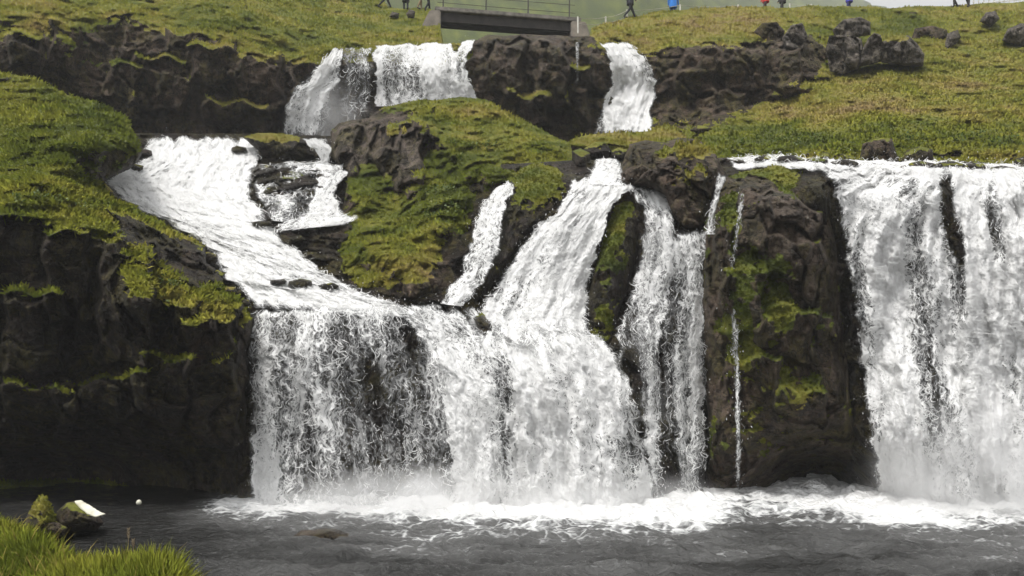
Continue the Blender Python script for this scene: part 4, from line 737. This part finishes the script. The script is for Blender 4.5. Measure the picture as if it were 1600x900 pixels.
def bm_obj(name, bm, mat, parent=None, bevel=0):
    if bevel: bmesh.ops.bevel(bm, geom=list(bm.edges), offset=bevel, segments=2, affect='EDGES')
    me = bpy.data.meshes.new(name); bm.to_mesh(me); bm.free(); me.materials.append(mat)
    o = bpy.data.objects.new(name, me); COL.objects.link(o)
    if parent is not None: o.parent = parent
    return o
def hexa(bm, c8):
    v = [bm.verts.new(c) for c in c8]
    for f in ((0,1,2,3), (7,6,5,4), (0,4,5,1), (1,5,6,2), (2,6,7,3), (3,7,4,0)): bm.faces.new([v[k] for k in f])
    bmesh.ops.recalc_face_normals(bm, faces=bm.faces[:]); return bm
def box(a, b):
    (x0, y0, z0), (x1, y1, z1) = a, b
    return hexa(bmesh.new(), [(x0,y0,z0),(x1,y0,z0),(x1,y1,z0),(x0,y1,z0),(x0,y0,z1),(x1,y0,z1),(x1,y1,z1),(x0,y1,z1)])
def tube(bm, pts, r, seg=7):
    pts = [Vector(p) for p in pts]; rings = []
    for k, p in enumerate(pts):
        d = (pts[min(k+1, len(pts)-1)] - pts[max(k-1, 0)]).normalized(); a = d.orthogonal().normalized(); b = d.cross(a)
        if rings:
            a = (prev - prev.dot(d) * d).normalized(); b = d.cross(a)
        prev = a
        rings.append([bm.verts.new(p + (a * math.cos(t) + b * math.sin(t)) * r) for t in [6.2831853 * q / seg for q in range(seg)]])
    for A, B in zip(rings, rings[1:]):
        for q in range(seg): bm.faces.new((A[q], A[(q+1) % seg], B[(q+1) % seg], B[q]))
    bm.faces.new(rings[0][::-1]); bm.faces.new(rings[-1]); return bm

# --- footbridge above the falls
A_ = Vector(unproj(689, 13, 41.6)); B_ = Vector(unproj(892, 26, 42.9)); LEN = (B_ - A_).length
br = empty('footbridge', A_, math.atan2(B_.y - A_.y, B_.x - A_.x)); SL = (B_.z - A_.z) / LEN
tag(br, 'concrete footbridge with dark beams spanning the stream above the upper waterfall', 'bridge')
bm_obj('deck', box((-.3, -.15, -.17), (LEN + .5, 1.05, .04)), M_DECK, br, .03)
for yb in (.06, .70):
    bm_obj('beam', box((-.15, yb, -.60), (LEN + .1, yb + .16, -.172)), M_BEAM, br, .02)
    bm_obj('beam_flange', box((-.15, yb - .06, -.66), (LEN + .1, yb + .22, -.603)), M_BEAM, br)
lb = bm_obj('abutment', hexa(bmesh.new(), [(-1.45,-.35,-2.1),(-.02,-.30,-2.1),(-.02,1.2,-2.1),(-1.6,1.2,-2.1),(-.55,-.2,-.18),(-.02,-.2,-.18),(-.02,1.2,-.18),(-.7,1.2,-.18)]), M_CONC, br, .05)
bm_obj('abutment', hexa(bmesh.new(), [(LEN-.02,-.35,-2.0),(LEN+1.3,-.3,-2.0),(LEN+1.3,1.2,-2.0),(LEN-.02,1.2,-2.0),(LEN-.02,-.2,-.18),(LEN+.75,-.2,-.18),(LEN+.75,1.2,-.18),(LEN-.02,1.2,-.18)]), M_CONC, br, .05)
for k in range(4):
    bm_obj('railing_post', tube(bmesh.new(), [(.1 + k * (LEN - .2) / 3 , -.05, .0), (.1 + k * (LEN - .2) / 3 + .02, -.05, 1.1)], .035), M_STEEL, br)
for zz in (.28, .7, 1.08): bm_obj('rail', tube(bmesh.new(), [(-.2, -.05, zz), (LEN * .5, -.05, zz - .02), (LEN + .2, -.05, zz)], .014), M_STEEL, br)

# --- rope fences along the path
def ground_at(px, py, back=0.):
    D = float(UPPER.f(np.array([px], float), np.array([py], float))[0]); return Vector(unproj(px, py, D)) + Vector((0, back, -.02))
def rope_fence(label, posts, h=.62, sag=.08, mat=None):
    root = empty('rope_fence', posts[0]); tag(root, label, 'fence')
    L0 = [Vector(p) - Vector(posts[0]) for p in posts]
    for p in L0: bm_obj('post', tube(bmesh.new(), [p - Vector((0, 0, .15)), p + Vector((0, 0, h))], .04), mat or M_WHITE, root)
    for hz in (.95, .5):
        bm = bmesh.new(); pts = []
        for a, b in zip(L0, L0[1:]):
            for q in range(8):
                f = q / 8; pts.append(a.lerp(b, f) + Vector((0, 0, h * hz - sag * 4 * f * (1 - f))))
        pts.append(L0[-1] + Vector((0, 0, h * hz)))
        bm_obj('rope', tube(bm, pts, .014, 5), M_ROPE, root)
rope_fence('white rope fence on short posts running from the footbridge along the right crest', [ground_at(903, 46), ground_at(948, 40, .4), ground_at(981, 30, .3), ground_at(1066, 19, .5), ground_at(1160, 15, .8)])
rope_fence('far rope fence low on the crest above the grey crags', [ground_at(1240, 12, .6), ground_at(1275, 12, .7), ground_at(1318, 12, .8)], .5)
pf = empty('picket_fence', ground_at(1528, 10, .4)); tag(pf, 'pale picket fence on the crest at the far right', 'fence')
for k in range(11):
    p = ground_at(1528 + k * 8, 10 - k * .8, .4) - pf.location
    bm_obj('picket', tube(bmesh.new(), [p - Vector((0, 0, .2)), p + Vector((0, 0, .75))], .035, 6), M_WHITE, pf)
q0 = Vector((0, 0, .3)); q1 = ground_at(1608, 2, .4) - pf.location + Vector((0, 0, .3))
bm_obj('rail', tube(bmesh.new(), [q0, q1], .025), M_WHITE, pf)

# --- walkers on the crest
def person(label, loc, rz, coat, legs, stride=.35, coat_len=.80, hair=(.05, .03, .02)):
    root = empty('person', loc, rz); tag(root, label, 'person')
    # body facing +X: one skinned surface
    V = [(0,0,.92),(0,0,1.12),(0,0,1.32),(0,0,1.44),(.01,0,1.54),(.03,0,1.64),(.02,0,1.74)]
    R = [.125,.120,.135,.085,.055,.088,.060]; E = [(0,1),(1,2),(2,3),(3,4),(4,5),(5,6)]
    def chain(root_i, pts, rs):
        last = root_i
        for p, r_ in zip(pts, rs):
            V.append(p); R.append(r_); E.append((last, len(V) - 1)); last = len(V) - 1
    for sgn in (1, -1):
        f = stride * sgn
        chain(0, [(.0, .09 * sgn, .86), (.16 * f + .05, .09 * sgn, .48), (f * .62 - .03, .09 * sgn, .10), (f * .62, .09 * sgn, .045), (f * .62 + .15, .10 * sgn, .035)], [.095, .065, .045, .045, .035])
        chain(2, [(0, .17 * sgn, 1.38), (-.18 * f, .23 * sgn, 1.12), (-.3 * f + .06, .24 * sgn, .88), (-.32 * f + .10, .24 * sgn, .78)], [.065, .048, .036, .032])
    me = bpy.data.meshes.new('body'); me.from_pydata(V, E, []); o = bpy.data.objects.new('body', me); COL.objects.link(o)
    o.modifiers.new('skin', 'SKIN'); o.modifiers.new('sub', 'SUBSURF').levels = 2
    for k, r_ in enumerate(R): me.skin_vertices[0].data[k].radius = (r_, r_)
    for k in range(len(V)): me.skin_vertices[0].data[k].use_root = (k == 0)
    dg = bpy.context.evaluated_depsgraph_get(); nm = bpy.data.meshes.new_from_object(o.evaluated_get(dg)); nm.name = 'body'
    o.modifiers.clear(); o.data = nm
    skin = simple('skin_tone', (.45, .28, .20), .6, .1); lm = simple('trousers', legs, .85, .25); cm = simple('jacket', coat, .75, .25); sh = simple('shoes', (.03, .025, .02), .6)
    nm.materials.clear()
    for m_ in (cm, lm, sh, skin): nm.materials.append(m_)
    for p in nm.polygons:
        c = p.center; p.use_smooth = True
        p.material_index = 2 if c.z < .085 else (3 if c.z > 1.49 or (abs(c.y) > .19 and c.z < .82) else (1 if c.z < coat_len and abs(c.y) < .19 else 0))
    o.parent = root
    bm = bmesh.new(); bmesh.ops.create_icosphere(bm, subdivisions=2, radius=.105)
    for v in bm.verts: v.co = Vector((v.co.x - .015, v.co.y * .92, max(v.co.z, -.03 - .04 * (v.co.x < .02)) + 1.68))
    bm_obj('hair', bm, simple('hair', hair, .7), root)
    bm = bmesh.new()                                     # skirt of the jacket over the hips
    n = 14; r0 = [bm.verts.new((.15 * math.cos(a), .17 * math.sin(a), 1.15)) for a in [6.2832 * k / n for k in range(n)]]; r1 = [bm.verts.new((.165 * math.cos(a) + .0, .185 * math.sin(a), coat_len)) for a in [6.2832 * k / n for k in range(n)]]
    for k in range(n): bm.faces.new((r0[k], r0[(k+1) % n], r1[(k+1) % n], r1[k]))
    sk = bm_obj('jacket_hem', bm, cm, root); sk.modifiers.new('solid', 'SOLIDIFY').thickness = .015
    return root
person('walker in dark clothes striding at the left of the path beside the bridge', ground_at(602, 13), rad(10), (.02, .02, .025), (.02, .02, .024), .55)
person('walker in a long dark coat standing above the pale stones left of the bridge', ground_at(634, 15), rad(100), (.015, .015, .022), (.02, .02, .028), .15, .45)
person('walker in khaki trousers beside the bridge abutment', ground_at(656, 15), rad(20), (.06, .06, .05), (.22, .16, .09), .2)
person('walker in black trousers closest to the bridge abutment', ground_at(668, 16, .2), rad(20), (.03, .03, .03), (.012, .012, .014), .25)
person('walker all in black striding along the crest right of the bridge', ground_at(985, 29), rad(5), (.012, .013, .02), (.014, .014, .02), .5, .72)
person('walker in a bright blue jacket half hidden behind the crest', ground_at(1058, 19, 1.0), rad(70), (.02, .19, .62), (.03, .06, .20), .2, .66)
person('walker in a red jacket half hidden behind the crest', ground_at(1205, 12, .9), rad(180), (.62, .02, .02), (.05, .03, .03), .3, .68)
person('walker in dark clothes just right of the one in red', ground_at(1233, 12, 1.0), rad(180), (.025, .022, .025), (.03, .03, .03), .3, .70)
person('walker in a violet blue jacket above the grey crags', ground_at(1337, 12, .8), rad(160), (.05, .05, .42), (.04, .04, .16), .3, .66)
person('left one of two walkers in dark trousers against the white mist at the right', ground_at(1493, 12), rad(170), (.03, .03, .03), (.022, .020, .018), .2, .85)
person('right one of two walkers in dark trousers against the white mist at the right', ground_at(1514, 12), rad(200), (.05, .04, .03), (.024, .022, .020), .2, .85)

# --- leafy plants
def mat_leaf():
    t = NT('leaf'); at = t.n('Attribute', attribute_name='tint'); sp = t.n('SeparateColor', {0: at.outputs['Color']})
    c = t.ramp(sp.outputs[0], [(0, (.05, .085, .015)), (.5, (.11, .15, .025)), (1, (.19, .20, .04))])
    return t.done(t.n('MixShader', {0: .25, 1: t.n('BsdfPrincipled', {'Base Color': c, 'Roughness': .5, 'Specular IOR Level': .3}), 2: t.n('BsdfTranslucent', {0: c})}))
M_LEAF = mat_leaf()
def plant(label, group, piece, px, py, size=.22, n=26):
    k = np.argmin((piece.X - px) ** 2 + (piece.Y - py) ** 2); base = piece.P[k]; N = piece.N[k]
    V = []; Fq = []; tint = []
    for q in range(n):
        d = N * .6 + np.array([0, 0, .6]) + rng.normal(size=3) * .7; d /= np.linalg.norm(d)
        c = d * size * (.4 + .8 * rng.random()); ax = d + rng.normal(size=3) * .5 - np.array([0, 0, .3]); ax /= np.linalg.norm(ax)
        sd = np.cross(ax, N + .4 * rng.normal(size=3)); sd /= np.linalg.norm(sd) + 1e-9; L = size * (.28 + .25 * rng.random()); w_ = L * .36
        nn = np.cross(ax, sd); i = len(V)
        V += [base * 0, c, c + ax * L * .5 + sd * w_ + nn * L * .1, c + ax * L - nn * L * .08, c + ax * L * .5 - sd * w_ + nn * L * .1, c + ax * L * .5, c + sd * .006]
        i += 1; Fq += [(i, i+1, i+4), (i+1, i+2, i+4), (i+2, i+3, i+4), (i+3, i, i+4), (0, i, i+5), (i, i+5, i+1)]; t_ = rng.random(); tint += [(t_, t_, t_, 1)] * 7
    o = mesh_from('leafy_plant', np.array(V), np.array(Fq), M_LEAF, None, {'tint': np.array(tint)}, smooth=False)
    o.location = base; tag(o, label, 'plant', group)
for px, py in ((684, 300), (694, 318), (676, 326), (662, 306), (702, 300), (690, 340), (672, 345), (708, 330), (722, 250), (740, 236), (766, 232), (706, 226)):
    plant('leafy light green herb growing on the steep mossy face of the island', 'leafy herbs on the mossy island', ISLAND, px, py)
for px, py in ((1160, 228), (1182, 222), (1205, 226), (1228, 220), (1250, 228), (1274, 226), (1420, 222), (1500, 226), (1530, 214), (1556, 228), (1580, 222), (1440, 220)):
    plant('low leafy herb in the thick turf above the river edge on the right bank', 'leafy herbs along the right bank', UPPER, px, py, .24)
for px, py in ((150, 250), (176, 262), (120, 236), (190, 232), (90, 320), (60, 312), (126, 330), (30, 318), (270, 452), (256, 440), (252, 470)):
    plant('leafy herb on the shaggy edge of the left bank over the dark wall', 'leafy herbs on the left bank', BANK, px, py, .2)
# --- dry stalks in the foreground turf
for lab, px, h in (('taller dry grass stalk standing in front of the dark pool at the lower left', 198, .40), ('shorter dry grass stalk beside the taller one at the lower left', 206, .28)):
    b = Vector(unproj(px, 884, 9.6)); bm = tube(bmesh.new(), [(0, 0, -.1), (.01, 0, h * .5), (.005, 0, h)], .004, 5)
    for q in range(14):
        z = h * (.72 + .28 * q / 14); a = q * 2.4; tube(bm, [(.006, 0, z), (.006 + .018 * math.cos(a), .018 * math.sin(a), z + .02)], .004, 4)
    o = bm_obj('grass_stalk', bm, simple('dry_straw', (.20, .15, .09), .9), None); o.location = b; tag(o, lab, 'stalk')

# --- mist where the falls strike
def mist(c, r, dens, seed):
    bm = bmesh.new(); bmesh.ops.create_icosphere(bm, subdivisions=3, radius=1.)
    for v in bm.verts: v.co = Vector((v.co.x * r[0], v.co.y * r[1], v.co.z * r[2]))
    t = NT('mist_air'); co = t.n('TexCoord').outputs['Object']
    q = t.n('VectorMath', {0: co, 1: tuple(1 / k for k in r)}, operation='MULTIPLY').outputs[0]
    ln = t.n('VectorMath', {0: q}, operation='LENGTH').outputs['Value']
    d = t.math('MULTIPLY', t.mr(ln, .25, 1., 1, 0), t.mr(t.noise(t.n('VectorMath', {0: co, 1: (seed, 0, 0)}, operation='ADD').outputs[0], .9, 3, .6), .35, .65))
    v_ = t.n('VolumePrincipled', {'Color': (.995, .995, .995, 1), 'Density': t.math('MULTIPLY', d, dens), 'Anisotropy': .1})
    m = t.done(v_, vol=True); o = bm_obj('mist', bm, m); o.location = c; tag(o, kind='stuff')
mist((12.6, 19.8, .3), (5.2, 2.2, 3.0), 1.6, 1)
mist((-.6, 19.6, .1), (6.4, 1.7, 1.1), 1.3, 5)
mist((-7.9, 35.6, 13.0), (2.6, 1.6, 2.6), .45, 9)
# --- drops thrown off the falls
def mat_drop():
    t = NT('spray_drop'); return t.done(t.n('MixShader', {0: .3, 1: t.n('BsdfPrincipled', {'Base Color': (.92, .92, .92, 1), 'Roughness': .3}), 2: t.n('BsdfTranslucent', {0: (.92, .92, .92, 1)})}))
def spray(total=15000):
    P = []; 
    wsum = sum((f > .05).sum() * 1. for _, f, _ in FALLS)
    for p, f, n in FALLS:
        ww = np.clip(f, 0, .6) * np.clip(1.15 - f, .25, 1); m = int(total * (f > .05).sum() / wsum)
        if ww.sum() <= 0 or m == 0: continue
        k = rng.choice(len(p), m, p=ww / ww.sum()); off = np.abs(rng.normal(size=m)) ** 1.4 * .10
        P.append(p[k] + n[k] * off[:, None] + rng.normal(size=(m, 3)) * np.array([.09, .04, .09]))
    P = np.concatenate(P); P = P[P[:, 2] > .03]; m = len(P)
    r = .004 + .008 * rng.random(m) ** 2.5; st = 1 + 2.6 * rng.random(m); tl = rng.normal(size=(m, 2)) * .4
    d = np.stack([tl[:, 0], tl[:, 1] * .3, np.ones(m)], -1); d /= np.linalg.norm(d, axis=1, keepdims=True)
    a = np.cross(d, [0, 1, 0]); a /= np.linalg.norm(a, axis=1, keepdims=True); b = np.cross(d, a)
    V = np.stack([P + d * (r * st)[:, None], P + a * r[:, None], P + b * r[:, None], P - a * r[:, None], P - b * r[:, None], P - d * (r * st)[:, None]], 1).reshape(-1, 3)
    i = np.arange(m) * 6; T = []
    for q in range(4): T += [np.stack([i, i + 1 + q, i + 1 + (q + 1) % 4], -1), np.stack([i + 5, i + 1 + (q + 1) % 4, i + 1 + q], -1)]
    tag(mesh_from('spray', V, np.concatenate(T), mat_drop(), smooth=True), kind='stuff')
spray()

# --- damp air over the whole place
def haze(dens):
    o = bm_obj('haze', box((-700, -30, -1), (900, 640, 330)), None)
    t = NT('damp_air'); o.data.materials.clear(); o.data.materials.append(t.done(t.n('VolumePrincipled', {'Color': (.93, .94, .95, 1), 'Density': dens, 'Anisotropy': .2}), vol=True)); tag(o, kind='stuff')
haze(.0008)
